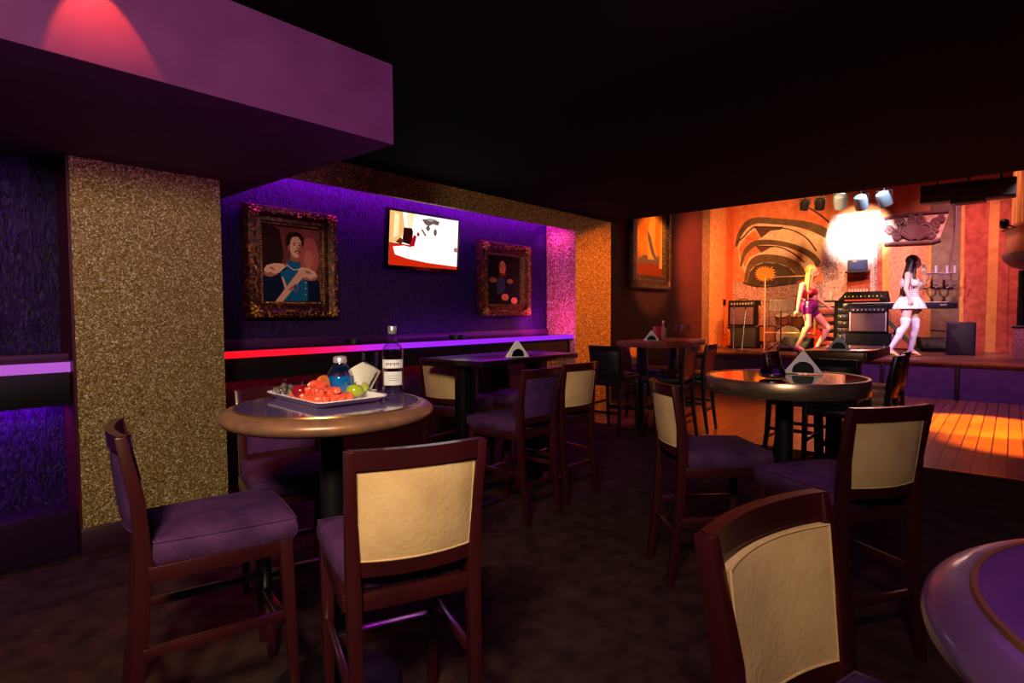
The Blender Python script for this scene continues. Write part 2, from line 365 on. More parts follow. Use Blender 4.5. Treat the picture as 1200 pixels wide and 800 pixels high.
def arc_slab(w, z0, z1, yb, th, rake, curve, mi_in=0, mi_out=0, nx=12, nz=6, soft=.0, mi_ring=0):
    """curved upholstered or wooden slab across the back; +y is the sitter's side"""
    vs = []; fs = []; mi = []; m = MB()
    for side in (0, 1):
        for j in range(nz+1):
            for i in range(nx+1):
                u = -1+2*i/nx; s = j/nz; z = z0+(z1-z0)*s
                e = (1-u**6)*(1-(2*s-1)**6)
                y = yb-rake*(z-.66)/.34-curve*(1-u*u)
                y += (th/2+soft*e)*(1 if side else -1)
                vs.append((u*w/2*(1+.06*(z-.7)/.3), y, z))
    A = (nx+1)*(nz+1)
    for side in (0, 1):
        for j in range(nz):
            for i in range(nx):
                a = side*A+j*(nx+1)+i; q = (a, a+1, a+nx+2, a+nx+1)
                fs.append(q if side == 0 else q[::-1]); mi.append(mi_in if side else mi_out)
    ring = [i for i in range(nx+1)]+[j*(nx+1)+nx for j in range(1, nz+1)]+[nz*(nx+1)+i for i in range(nx-1, -1, -1)]+[j*(nx+1) for j in range(nz-1, 0, -1)]
    for q in range(len(ring)):
        a, b = ring[q], ring[(q+1) % len(ring)]; fs.append((b, b+A, a+A, a)); mi.append(mi_ring)
    m.add(vs, fs); m.mi = mi
    rim = [[Vector(vs[i+A*s]) for i in ring] for s in (0, 1)]
    return m, rim
def make_chair(out_m, in_m, wood, seat_m, label, group):
    t = thing('bar_chair', label, 'bar chair', group=group)
    for s in (-1, 1):
        MB().beam((s*.180, .215, 0), (s*.184, .190, .60), .030, .030, w2=(.042, .042), bev=.004).build('leg', wood, t)
        lg = MB(); pts = [(-.275, 0), (-.235, .3), (-.215, .62), (-.225, .8), (-.262, 1.0)]
        vs = []; fs = []
        for k, (y, z) in enumerate(pts):
            wd = (.030, .040, .046, .040, .032)[k]; x = s*(.168, .170, .172, .176, .184)[k]
            for sx, sy in ((-1, -1), (1, -1), (1, 1), (-1, 1)): vs.append((x+sx*wd/2*.85, y+sy*wd/2, z))
        for k in range(4):
            for q in range(4): r = (q+1) % 4; fs.append((k*4+q, k*4+r, k*4+4+r, k*4+4+q))
        fs += [(3, 2, 1, 0), (16, 17, 18, 19)]
        b = bmesh.new(); q = [b.verts.new(v) for v in vs]
        for f in fs: b.faces.new([q[i] for i in f])
        lon = [e for e in b.edges]
        bmesh.ops.bevel(b, geom=lon, offset=.004, segments=2, affect='EDGES', profile=.5); lg.bm(b); lg.build('leg', wood, t)
    fr = MB()
    fr.box((0, .195, .575), (.36, .022, .05), bev=.003); fr.box((0, -.212, .575), (.34, .022, .05), bev=.003)
    for s in (-1, 1): fr.box((s*.188, -.01, .575), (.022, .39, .05), bev=.003)
    fr.build('seat_frame', wood, t)
    cu, rg = cushion(.385, .425, .425, .598, .685, -.195); c = cu.build('seat', seat_m, t)
    MB().tube(rg, .0035, 6, closed=True).build('piping', seat_m, c)
    arc_slab(.350, .950, 1.003, -.222, .026, .036, .030)[0].build('top_rail', wood, t)
    arc_slab(.340, .650, .692, -.214, .024, .036, .030)[0].build('lower_rail', wood, t)
    pm, rims = arc_slab(.314, .695, .946, -.214, .026, .036, .030, 0, 1, soft=.008, mi_ring=0 if in_m is not VELP else 1)
    p = pm.build('back_panel', [in_m, out_m], t)
    MB().tube(rims[0], .003, 6, closed=True).build('piping', out_m if out_m is not VELP else in_m, p)
    MB().tube(rims[1], .003, 6, closed=True).build('piping', in_m if in_m is not VELP else out_m, p)
    MB().box((0, .198, .255), (.35, .022, .045), bev=.003).build('footrest', wood, t)
    MB().box((0, .198, .281), (.33, .034, .006), bev=.002).build('footrest_plate', CHROME, t)
    MB().box((0, -.237, .255), (.34, .020, .030), bev=.003).build('stretcher', wood, t)
    for s in (-1, 1): MB().box((s*.183, -.02, .335), (.020, .41, .030), bev=.003).build('stretcher', wood, t)
    return t
PROTO = {}
def chair(kind, mid, face, label, group):
    """mid: floor-plan point under the middle of the top rail, face: plan direction the sitter looks"""
    if kind not in PROTO:
        a = {'beige': (BEIGE, VELP, WOOD, VELP), 'beige_in': (VELP, BEIGE, WOOD, VELP), 'purple': (VELI, VELI, WOOD, VELP), 'black': (BLKL, BLKL, MATS['ebony_wood'], BLKL),
             'russet': (REDL, TANL, MATS['ebony_wood'], BLKL), 'tan': (BLKL, BLKL, MATS['ebony_wood'], TANL)}[kind]
        PROTO[kind] = o = make_chair(*a, label, group)
    else: o = copy_tree(PROTO[kind]); o['label'] = label; o['group'] = group
    f = Vector((face[0], face[1], 0)).normalized(); m = Vector((mid[0], mid[1], 0))
    o.location = m+f*.262; o.rotation_euler = (0, 0, math.atan2(f.y, f.x)-PI/2); return o
noisy('ebony_wood', (16, 8, 10), (26, 12, 14), 4, .3, coat=.3)
def cp(r, f): v = FW*f+RT*r; return (v.x, v.y)
def cv(r, f): v = FW*f+RT*r; return (v.x, v.y)
def back_px(a, b, away=True, z=1.0):
    A, B = atz(*a, z), atz(*b, z); d = (B-A); n = Vector((-d.y, d.x)) if away else Vector((d.y, -d.x))
    m = (A+B)/2; return (m.x, m.y), n
g1 = 'high chairs around the purple round table'; g2 = 'high chairs at the black table by the wall'; g3 = 'high chairs around the steel-rimmed round table'
g4 = 'chairs at the small table before the stage'; g5 = 'dark stools at the far table below the amber painting'
m_, n_ = back_px((405, 530), (567, 513)); chair('beige', m_, n_, 'high chair with beige suede back, nearest the round table with the fruit plate', g1)
chair('purple', cp(-1.25, 1.83), cv(.82, .57), 'high chair with purple seat seen side-on against the gold glitter column', g1)
chair('purple', cp(-1.16, 2.86), cv(.55, -.82), 'purple high chair half hidden behind the round table with the fruit plate', g1)
chair('beige', cp(-.585, 4.58), cv(.55, .83), 'beige-backed high chair behind the vodka bottle, left of the black table', g2)
chair('purple', cp(.195, 3.76), cv(-.76, .65), 'purple-backed high chair pushed up to the near side of the black table', g2)
chair('beige', cp(.50, 4.18), cv(-.70, .71), 'beige-backed high chair right of the purple-backed one at the black table', g2)
chair('purple', (3.86, 3.58), (0, -1), 'purple high chair on the wall side of the black table', g2)
m_, n_ = back_px((761, 442), (794, 454)); chair('beige', m_, n_, 'beige-backed high chair left of the steel-rimmed round table', g3)
chair('beige', cp(1.42, 2.16), cv(-.28, .96), 'beige-backed high chair standing right in front of the steel-rimmed round table', g3)
chair('beige_in', cp(.455, 1.02), cv(.60, -.80), 'closest high chair, large beige backrest beside the purple table at lower right', g1)
chair('tan', (5.70, .70), (0, 1), 'nearer of two dark chairs with tan seats side-on before the stage', g4)
chair('tan', (6.28, .72), (0, 1), 'farther of two dark chairs with tan seats side-on before the stage', g4)
chair('black', (5.55, 1.66), (0, -1), 'black stool whose legs stand against the amber floor behind the steel-rimmed table', g4)
chair('black', (4.92, 1.05), (1, 0), 'black stool backing onto the steel-rimmed table, at the end of the small stage-side table', g4)
chair('black', (5.55, 3.42), (1, .1), 'black stool beside the amber pillar at the far table', g5)
chair('russet', (6.85, 3.78), (0, -1), 'dark stool with russet back on the wall side of the far table', g5)
chair('russet', (5.97, 2.60), (-.1, 1), 'nearer of two russet-lit stools on the open side of the far table', g5)
chair('russet', (6.52, 2.60), (-.1, 1), 'farther of two russet-lit stools on the open side of the far table', g5)

# ------------------------------------------------------------------ tables
PURT = noisy('purple_tabletop', (84, 66, 110), (96, 78, 124), 30, .12, coat=.6)
PURT2 = noisy('violet_tabletop', (64, 30, 100), (74, 36, 112), 8, .3, coat=.2)
BRZ = noisy('bronze_edge', (120, 84, 70), (146, 104, 74), 20, .35, metal=.35)
PURR = noisy('plum_edge', (72, 44, 92), (84, 54, 102), 12, .35, coat=.3)
STEELR = noisy('brushed_bronze_steel', (150, 128, 108), (190, 168, 140), 30, .3, stretch=(.3, .3, 8), metal=.9)
GLOSSB = mat('dark_mirror_top', (150, 138, 134), .04, 1)
BLKG = mat('black_gloss', (10, 8, 11), .3, coat=.1, spec=.3)
COPP = noisy('copper_edge', (150, 84, 60), (176, 104, 74), 12, .3, metal=.6)
def round_table(c, R, kind, label, ztop=1.04):
    t = thing('round_table', label, 'table', (c[0], c[1], 0))
    if kind == 'steel':
        MB().lathe([(R-.02, ztop-.075), (R-.002, ztop-.075), (R, ztop-.072), (R, ztop-.004), (R-.003, ztop), (R-.016, ztop), (R-.018, ztop-.004)], n=72, caps=False).build('rim', STEELR, t)
        MB().lathe([(R-.019, ztop-.07), (R-.019, ztop-.003)], n=72).build('tabletop', GLOSSB, t)
    else:
        pr = [(R-.05+.05*math.cos(a), ztop-.03+.03*math.sin(a)) for a in [(-PI/2+PI*k/10) for k in range(11)]]
        rm = MB().lathe(pr, n=80, caps=False); rm.lathe([(R-.055, ztop-.06), (R-.05, ztop-.06)], n=80, caps=False)
        rm.build('rim', BRZ if kind == 'bronze' else PURR, t)
        MB().lathe([(R-.05, ztop-.058), (R-.05, ztop+.001), (R-.052, ztop+.003)], n=80).build('tabletop', PURT if kind == 'bronze' else PURT2, t)
        MB().lathe([(R-.053, ztop-.001), (R-.053, ztop+.0045), (R-.047, ztop+.0045), (R-.045, ztop-.001)], n=80, caps=False).build('rim_line', mat('brass_line', (150, 110, 60), .3, .8), t)
    MB().lathe([(.042, .02), (.042, ztop-.08), (.10, ztop-.075), (.10, ztop-.058)], n=28).build('pole', BLKM, t)
    MB().lathe([(.235, 0), (.235, .008), (.22, .016), (.08, .03), (.05, .05)], n=40).build('base', BLKM, t)
    return t
TA = cp(-.645, 2.05); TB = cp(1.364, 2.89); TC = cp(.775, .464)
round_table(TA, .362, 'bronze', 'purple round bar table with bronze edge carrying the fruit plate')
round_table(TB, .372, 'steel', 'round bar table with dark mirror top and broad steel rim')
round_table(TC, .36, 'plum', 'violet round bar table cut off at the lower right corner')
def box_table(x, y, sx, sy, top_m, edge_m, th, label, legs, lw=.09):
    t = thing('pedestal_table', label, 'table', (x, y, 0)); z = 1.04
    MB().span((.004, .004, z-th+.002), (sx-.004, sy-.004, z+.001), bev=.001).build('tabletop', top_m, t)
    e = MB()
    for a, b in (((0, 0), (sx, .02)), ((0, sy-.02), (sx, sy)), ((0, .02), (.02, sy-.02)), ((sx-.02, .02), (sx, sy-.02))):
        e.span((a[0], a[1], z-th), (b[0], b[1], z), bev=.002)
    e.build('edge', edge_m, t)
    for lx, ly in legs:
        MB().box((lx, ly, (z-th)/2+.01), (lw, lw, z-th-.02), bev=.006).build('leg', BLKG, t)
        MB().box((lx, ly, .01), (.36, .36, .02), bev=.006).build('base', BLKM, t)
    return t
TM = (2.77, 2.65); TF = (5.95, 2.89); TG = (5.21, .85)
box_table(*TM, 1.12, .60, BLKG, MATS['black_lacquer'], .04, 'black rectangular bar table beside the violet wall counter', [(.14, .30), (.92, .30)], .11)
box_table(*TF, 1.10, .62, COPP, COPP, .07, 'far rectangular bar table with copper edge below the amber painting', [(.22, .40), (.85, .31)], .10)
box_table(*TG, 1.15, .50, GLOSSB, noisy('dark_brass_edge', (80, 62, 44), (110, 84, 56), 14, .35, metal=.5), .075, 'small rectangular bar table with brassy edge before the stage', [(.2, .25), (.9, .25)], .12)

# ------------------------------------------------------------------ napkin holders
def holder_face(w, h, hole, y, m, flip=False):
    """one triangular plate with a round-topped opening at its foot"""
    n = 24; inn = [(hole*math.cos(PI*k/n), hole*.95*math.sin(PI*k/n)+.012) for k in range(n+1)]
    out = []
    for k in range(n+1):
        a = PI*k/n; d = Vector((math.cos(a), math.sin(a)))
        # ray from the centre of the foot to the triangle edge
        s = 1 if d.x >= 0 else -1
        q = (w/2)*h/(abs(d.x)*h+d.y*w/2+1e-9); out.append((d.x*q, d.y*q+.0))
    th = .004; vs = []; fs = []
    for yy in (y-th/2, y+th/2):
        for p in inn: vs.append((p[0], yy, p[1]))
        for p in out: vs.append((p[0], yy, p[1]))
    K = 2*(n+1)
    for k in range(n):
        a, b, c, d = k, k+1, n+1+k+1, n+1+k
        fs += [(a, b, c, d), (a+K, d+K, c+K, b+K), (a, a+K, b+K, b), (d, c, c+K, d+K)]
    fs += [(0, n+1, K+n+1, K), (n, K+n, K+2*n+1, 2*n+1)]
    m.add(vs, fs)
def napkin_holder(label, loc, rz, first=[None]):
    if first[0] is None:
        t = thing('napkin_holder', label, 'napkin holder', group='white triangular napkin holders'); first[0] = t
        m = MB(); w, h = .185, .122
        holder_face(w, h, .052, -.016, m); holder_face(w, h, .052, .016, m)
        m.span((-w/2, -.016, 0), (w/2, .016, .004)); m.build('holder_body', WHITE, t)
        hd = [(.051*math.cos(PI*k/20), .051*.95*math.sin(PI*k/20)+.0125) for k in range(21)]; hd = [(-.051, .0045)]+hd[::-1][0:0]+[(.051, .0045)]+hd
        MB().add([(x, -.0135, z) for x, z in hd]+[(x, .0135, z) for x, z in hd], [tuple(range(len(hd))), tuple(range(2*len(hd)-1, len(hd)-1, -1))]+[(k, len(hd)+k, len(hd)+(k+1) % len(hd), (k+1) % len(hd)) for k in range(len(hd))]).build('dark_insert', BLKG, t)
        MB().add([(-.078, -.012, .0045), (.078, -.012, .0045), (0, -.012, .112), (-.078, .012, .0045), (.078, .012, .0045), (0, .012, .112)], [(0, 1, 2), (5, 4, 3), (0, 3, 4, 1), (1, 4, 5, 2), (2, 5, 3, 0)]).build('napkins', mat('paper_napkin', (232, 228, 222), .9), t)
        # lift the disc's lower half flush with the plate
    else: t = copy_tree(first[0]); t['label'] = label
    t.location = loc; t.rotation_euler = (0, 0, rz)
    return t
camrz = YAW-PI/2
p = atz(941, 437, 1.042); napkin_holder('white triangular napkin holder with round hole, on the steel-rimmed round table', (p.x, p.y, 1.041), camrz-.46)
p = atz(606, 418, 1.042); napkin_holder('white triangular napkin holder on the black table beside the violet counter', (p.x, p.y, 1.0415), camrz+.5)
p = atz(985, 409, 1.042); napkin_holder('white triangular napkin holder on the small stage-side table', (5.58, 1.12, 1.0415), camrz-.5)
napkin_holder('white triangular napkin holder on the far copper-edged table', (6.22, 3.2, 1.0415), camrz-.1)
def ashtray(name, label, loc, m_, r=.055, h=.035):
    a = MB().lathe([(r*.7, 0), (r*.95, .004), (r, h*.6), (r, h), (r*.88, h), (r*.8, h*.4), (r*.02, h*.3)], n=32).build(name, m_); a.location = loc
    return tag(a, label, 'ashtray')
p = atz(905, 442, 1.042)
t = thing('ashtray', 'dark ashtray with chrome rim on the steel-rimmed table', 'ashtray', (p.x, p.y, 1.041))
MB().lathe([(.035, 0), (.058, .006), (.062, .022), (.058, .026), (.03, .012), (.001, .010)], n=32).build('dish', CHROME, t)
MB().lathe([(.060, .026), (.048, .050), (.044, .052), (.05, .03), (.001, .028)], n=32).build('lid', BLKG, t)
p = aty(415, 403, 4.55); ashtray('ashtray', 'small black ashtray on the glowing wall counter left of the bottle', (p.x, 4.55, 1.086), BLKP, .08, .05)['group'] = 'counter ashtrays'
p = aty(535, 398, 4.55); ashtray('ashtray', 'small black ashtray on the wall counter below the television', (p.x, 4.55, 1.086), BLKP, .08, .05)['group'] = 'counter ashtrays'

# ------------------------------------------------------------------ on the purple round table
ZT = 1.0445
def cam3(r, f, z=ZT): v = cp(r, f); return Vector((v[0], v[1], z))
F0 = cam3(-.628, 1.87); ld = Vector((*cv(-.70, .71), 0)); sd = Vector((*cv(.71, .70), 0))
LW, SW = .44, .27
pc = F0+ld*LW/2+sd*SW/2; prz = math.atan2(ld.y, ld.x)
t = thing('serving_plate', 'white rectangular serving plate of cut fruit on the purple table', 'plate', pc, prz)
vs = []; fs = []
rings = [(.82, .0), (.84, .0), (.86, .003), (1.0, .020), (1.0, .0235), (.97, .0225), (.85, .0065), (.80, .005)]
def rr(a, b, sc, z, n=8):
    o = []; rad = .03
    for cx, cy, a0 in ((1, 1, 0), (-1, 1, PI/2), (-1, -1, PI), (1, -1, 1.5*PI)):
        for k in range(n+1):
            an = a0+PI/2*k/n; o.append(((cx*(a-rad)+rad*math.cos(an))*sc, (cy*(b-rad)+rad*math.sin(an))*sc, z))
    return o
m = MB(); R_ = [rr(LW/2, SW/2, s_, z_) for s_, z_ in rings]; n_ = len(R_[0])
for r_ in R_: vs += r_
for j in range(len(R_)-1):
    for i in range(n_): k = (i+1) % n_; fs.append((j*n_+i, j*n_+k, (j+1)*n_+k, (j+1)*n_+i))
fs += [tuple(range(n_-1, -1, -1)), tuple((len(R_)-1)*n_+i for i in range(n_))]
m.add(vs, fs).build('dish', mat('white_china', (236, 230, 232), .15), t)
ZP = ZT+.006
def onplate(u, v, h=0): q = pc+ld*u+sd*v; return Vector((q.x, q.y, ZP+h))
MEL = noisy('watermelon_flesh', (220, 70, 44), (240, 112, 80), 40, .3, .3, 90)
b0 = MB().box((0, 0, 0), (.028, .026, .024), bev=.006); c0 = None
spots = []
for u in range(8):
    for v in range(5): spots.append((-.140+.0285*u+random.uniform(-.005, .005), -.095+.0275*v+random.uniform(-.004, .004), .014))
for u in range(6):
    for v in range(3): spots.append((-.112+.029*u+random.uniform(-.005, .005), -.072+.029*v+random.uniform(-.004, .004), .034))
for u in range(3): spots.append((-.07+.032*u, -.045+.008*(u % 2), .053))
for k, (u, v, h) in enumerate(spots):
    if c0 is None: o = c0 = b0.build('watermelon_chunk', MEL)
    else: o = c0.copy(); COL.objects.link(o)
    o.location = onplate(u+.01, v+.005, h); o.rotation_euler = (random.uniform(-.4, .4), random.uniform(-.4, .4), random.uniform(0, 3))
    tag(o, 'chunk of red watermelon heaped on the front of the white plate', 'watermelon chunk', 'watermelon chunks on the plate')
RAP = noisy('red_apple_skin', (120, 10, 22), (170, 24, 30), 14, .2, coat=.5); GAP = noisy('green_apple_skin', (140, 164, 30), (176, 190, 60), 10, .22, coat=.4)
STEM = mat('brown_stem', (70, 46, 26), .7)
def apple(loc, r, skin, name, label):
    t = thing(name, label, 'apple', loc)
    prof = [(max(r*math.sin(a)*(1+.06*math.sin(a)), .0004), r*(1-math.cos(a)*(.93-.18*abs(math.cos(a))**6))) for a in [PI*k/16 for k in range(17)]]
    MB().lathe(prof, n=28).build('apple_body', skin, t); MB().tube([(0, 0, 1.6*r), (.003, 0, 1.85*r), (.008, 0, 2.1*r)], .0018, 6).build('stem', STEM, t)
p = atz(353, 468, ZP); apple((p.x, p.y, ZP), .030, RAP, 'red_apple', 'dark red apple at the left of the melon on the white plate')
p = atz(416, 467, ZP); apple((p.x, p.y, ZP), .029, GAP, 'green_apple', 'green apple at the right end of the white plate')
# apple and orange wedges
def wedge(name, loc, r, rot, ms, label, cat, n=10, ang=.9):
    t = thing(name, label, cat, loc); t.rotation_euler = rot
    vs = [(0, -r, 0), (0, r, 0)]; a_ = []
    for s in (-1, 1):
        for k in range(1, n): th = -PI/2+PI*k/n; vs.append((r*math.cos(th)*math.cos(s*ang/2), r*math.sin(th), r*math.cos(th)*math.sin(s*ang/2)))
    A_ = [0]+list(range(2, 1+n))+[1]; B_ = [0]+list(range(1+n, 2*n))+[1]
    fl = MB().add(vs, [tuple(A_), tuple(B_[::-1])]); fl.build('flesh', ms[0], t)
    pe = MB(); vs2 = []; K = 5
    for j in range(K+1):
        an = -ang/2+ang*j/K
        for k in range(n+1): th = -PI/2+PI*k/n; vs2.append((r*1.005*math.cos(th)*math.cos(an), r*1.005*math.sin(th), r*1.005*math.cos(th)*math.sin(an)))
    pe.add(vs2, [(j*(n+1)+k, j*(n+1)+k+1, (j+1)*(n+1)+k+1, (j+1)*(n+1)+k) for j in range(K) for k in range(n)]); pe.build('peel', ms[1], t)
AF = mat('pale_apple_flesh', (226, 214, 140), .4); OF = mat('orange_flesh', (244, 140, 24), .3); OP = mat('orange_peel', (240, 120, 10), .4)
p = atz(421, 459, ZP); wedge('apple_slice', (p.x, p.y, ZP+.038), .030, (.5, -.9, camrz+.4), (AF, GAP), 'upper green apple slice leaning by the blue lamp', 'apple slice')
p = atz(424, 463, ZP); wedge('apple_slice', (p.x, p.y, ZP+.022), .030, (.4, -.8, camrz+.1), (AF, GAP), 'lower green apple slice resting above the whole green apple', 'apple slice')
p = atz(379, 466, ZP); wedge('orange_wedge', (p.x+.02, p.y+.02, ZP+.045), .036, (.6, -.9, camrz+2.4), (OF, OP), 'orange wedge standing left of the blue lamp', 'orange wedge')
p = atz(372, 462, ZP); wedge('orange_wedge', (p.x+.01, p.y+.03, ZP+.022), .032, (.2, -.5, camrz+2.0), (AF, OP), 'pale melon-coloured wedge lying between apple and orange', 'fruit wedge')
# grapes
gm = MB(); random.seed(3)
p = atz(338, 462, ZP)
for k in range(34):
    a = random.uniform(0, 2*PI); q = random.uniform(0, 1)**.5; h = .010+.030*(1-q)*random.uniform(.4, 1)
    gm.ball((math.cos(a)*q*.062, math.sin(a)*q*.042, h), (.0105, .0105, .0125), seg=10, rings=8)
t = thing('grape_bunch', 'dusky grape bunch at the left corner of the white plate', 'grapes', (p.x, p.y+.02, ZP), prz)
gm.build('grapes', noisy('dusty_grape_skin', (70, 62, 62), (110, 100, 84), 30, .4), t)['kind'] = 'stuff'
MB().tube([(.05, 0, .02), (.02, 0, .05), (-.02, .01, .055), (-.05, .02, .06)], .0025, 6).build('stem', STEM, t)
# frilled paper napkins
nm = MB(); vs = []; fs = []; K = 36
for k in range(K+1):
    a = k/K; zz = .5*(k % 2); rad = .075
    an = -.9+1.8*a
    vs += [(math.sin(an)*.012, (k % 2)*.006, .0), (math.sin(an)*rad, (k % 2)*.012+.004, .118+.006*(k % 2)-abs(an)*.035)]
for k in range(K): fs.append((2*k, 2*k+2, 2*k+3, 2*k+1))
nm.add(vs, fs)
p = atz(424, 464, ZT); t = thing('paper_napkins', 'pleated white paper napkins standing between blue lamp and tall glass', 'napkins', (p.x+.03, p.y+.04, ZT+.004), camrz-.2)
nm.build('napkin_fan', MATS['paper_napkin'], t); nm2 = MB(); nm2.v = [(x*.9+.01, y+.022, z*.92) for x, y, z in nm.v]; nm2.f = nm.f; nm2.mi = nm.mi; nm2.build('napkin_fan', MATS['paper_napkin'], t)
nb = MB().box((.0, .005, .006), (.09, .07, .012), bev=.002).build('napkin_stack', MATS['paper_napkin'], t)
# blue liquid table lamp
p = cam3(-.672, 2.26)
t = thing('oil_lamp', 'round glass lamp filled with blue liquid behind the fruit', 'oil lamp', p)
gp = [(.03, .0), (.046, .01), (.056, .035), (.057, .055), (.050, .08), (.034, .105), (.024, .118), (.024, .128)]
MB().lathe(gp, n=36, caps=False).build('glass_globe', GLASS, t)
MB().lathe([(.028, .002), (.044, .012), (.0535, .036), (.0545, .055), (.051, .072)], n=36).build('blue_liquid', mat('blue_liquid', (6, 110, 190), .15, coat=.5), t)
MB().lathe([(.026, .124), (.026, .142), (.022, .147), (.008, .150)], n=28).build('metal_cap', mat('bright_cap', (216, 210, 214), .3, .6), t)
# tall glass
p = cam3(-.565, 2.30); t = thing('highball_glass', 'empty tall highball glass left of the vodka bottle', 'glass', p)
MB().lathe([(.026, .002), (.027, .0), (.032, .165), (.030, .165), (.0245, .014), (.001, .012)], n=32).build('glass_body', GLASS, t)
# bottle
p = cam3(-.462, 2.24); t = thing('vodka_bottle', 'clear vodka bottle with white label on the purple table', 'bottle', p)
bp_ = [(.030, .0), (.039, .002), (.041, .008), (.041, .165), (.039, .178), (.030, .192), (.018, .200), (.0145, .205), (.0135, .235), (.0155, .238), (.0155, .242)]
MB().lathe(bp_, n=40, caps=False).build('glass_body', GLASS, t)
MB().lathe([(.034, .010), (.0365, .014), (.0365, .118)], n=36).build('clear_spirit', glassm('clear_spirit', (214, 222, 236), .4, .06), t)
MB().lathe([(.0165, .236), (.0172, .238), (.0172, .262), (.015, .265)], n=28).build('cap', mat('silver_cap', (206, 206, 214), .25, .8), t)
def label_patch(z0, z1, a0, a1, r, m_, name, par, n=14):
    vs = [(r*math.cos(a0+(a1-a0)*k/n), r*math.sin(a0+(a1-a0)*k/n), z) for k in range(n+1) for z in (z0, z1)]
    return MB().add(vs, [(2*k, 2*k+2, 2*k+3, 2*k+1) for k in range(n)]).build(name, m_, par)
bz = math.atan2(-p.y, -p.x)
LAB = mat('white_label', (214, 214, 220), .5); INK = mat('grey_ink', (70, 74, 96), .5)
l1 = label_patch(.105, .138, bz-1.15, bz+1.15, .0415, LAB, 'neck_label', t); l2 = label_patch(.040, .092, bz-.95, bz+.95, .0415, LAB, 'front_label', t)
for a in range(7): label_patch(.116+.004*(a % 2), .126, bz-.62+.18*a, bz-.52+.18*a, .0419, INK, 'lettering', l1)
for z_ in (.058, .066, .076): label_patch(z_, z_+.0015, bz-.5, bz+.5, .0419, INK, 'lettering', l2)
# far table tableware
def goblet(x, y, label):
    t = thing('wine_glass', label, 'glass', (x, y, 1.0415), group='glasses on the far table')
    MB().lathe([(.034, 0), (.034, .002), (.005, .008), (.0045, .075), (.012, .085), (.036, .115), (.040, .145), (.034, .18), (.0325, .18), (.038, .145), (.034, .117), (.010, .089), (.0005, .087)], n=24, caps=False).build('bowl', GLASS, t)
for k, (x, y) in enumerate(((6.62, 3.05), (6.74, 3.10), (6.82, 3.02), (6.66, 3.24))):
    goblet(x, y, 'stemmed glass standing in the cluster on the far copper-edged table')
t = thing('glass_bottle', 'small pale bottle standing among the glasses on the far table', 'bottle', (6.52, 3.2, 1.0415))
MB().lathe([(.030, 0), (.034, .005), (.034, .13), (.013, .165), (.012, .21)], n=24).build('bottle_body', mat('pale_bottle', (170, 120, 120), .15), t); MB().lathe([(.014, .205), (.014, .23)], n=20).build('cap', WHITE, t)
t = thing('menu_holder', 'red card holder behind the napkin holder on the far table', 'card holder', (6.40, 3.22, 1.0415), camrz)
MB().box((0, 0, .085), (.10, .006, .16), bev=.001).build('card', mat('red_card', (190, 30, 44), .4), t); MB().box((0, 0, .006), (.10, .05, .012), bev=.002).build('base', BLKP, t)
t = thing('cutlery_roll', 'silver cutlery lying at the left end of the far table', 'cutlery', (6.02, 3.32, 1.0415), .8)
for q in (-.012, .012): MB().tube([(-.09, q, .006), (0, q, .008), (.04, q, .006)], .004, 6).ball((.065, q, .006), (.026, .009, .004)).build('spoon', CHROME, t)

# ------------------------------------------------------------------ pictures on the wall
def gold_frame(t, W_, H_, bw, depth=.09):
    """carved frame in the xz plane, front at -y"""
    FR = MATS.get('antique_gold') or noisy('antique_gold', (50, 10, 6), (150, 84, 30), 30, .4, .5, 60, metal=.3, lo=.5, hi=.75)
    FG = MATS.get('bright_gold') or noisy('bright_gold', (90, 40, 14), (230, 176, 84), 40, .35, .4, 90, metal=.5)
    f = MB(); prof = [(0, 0), (0, -.05), (.10, -.085), (.35, -.09), (.6, -.055), (.78, -.06), (.9, -.035), (1, -.02), (1, 0)]
    P = []
    for q, y in prof:
        a = W_/2-bw*q; b = H_/2-bw*q; P.append([(-a, y, -b), (a, y, -b), (a, y, b), (-a, y, b)])
    vs = [p for r in P for p in r]
    f.add(vs, [(j*4+i, j*4+(i+1) % 4, (j+1)*4+(i+1) % 4, (j+1)*4+i) for j in range(len(P)-1) for i in range(4)])
    f.build('frame', FR, t, ang=25)
    # carved acanthus scrolls and corner shells
    c = MB(); rnd = random.Random(5)
    def scroll(x, z, s, a):
        pts = []
        for k in range(13):
            th = a+k*.42; r = s*(1-k/14); pts.append((x+r*math.cos(th), -.088-.006*math.sin(k), z+r*math.sin(th)))
        c.tube(pts, [s*.17*(1-k/16) for k in range(13)], 5)
    n = int(W_/.055); mid = bw*.30
    for k in range(n):
        x = -W_/2+bw*.5+(W_-bw)*(k+.5)/n
        for z in (-H_/2+mid, H_/2-mid): scroll(x, z, .026+rnd.uniform(-.004, .008), rnd.uniform(0, 6))
    n = int(H_/.055)
    for k in range(n):
        z = -H_/2+bw*.5+(H_-bw)*(k+.5)/n
        for x in (-W_/2+mid, W_/2-mid): scroll(x, z, .026+rnd.uniform(-.004, .008), rnd.uniform(0, 6))
    c.build('carved_scrolls', FG, t)
    for sx in (-1, 1):
        for sz in (-1, 1):
            m = MB(); X = sx*(W_/2-bw*.42); Z = sz*(H_/2-bw*.42)
            for k in range(7):
                a = k*PI/3.5; m.ball((X+.035*math.cos(a), -.088, Z+.035*math.sin(a)), (.022, .018, .013), seg=10, rings=6, rot=Matrix.Rotation(-a, 4, 'Y'))
            m.ball((X, -.095, Z), .02, seg=10, rings=6); m.build('corner_ornament', FG, t)
    b = MB(); a = W_/2-bw*.88; e = H_/2-bw*.88
    for k in range(int(2*a/.022)):
        for z in (-e, e): b.ball((-a+k*.022, -.045, z), .007, seg=6, rings=4)
    for k in range(int(2*e/.022)):
        for x in (-a, a): b.ball((x, -.045, -e+k*.022), .007, seg=6, rings=4)
    b.build('bead_moulding', FG, t)
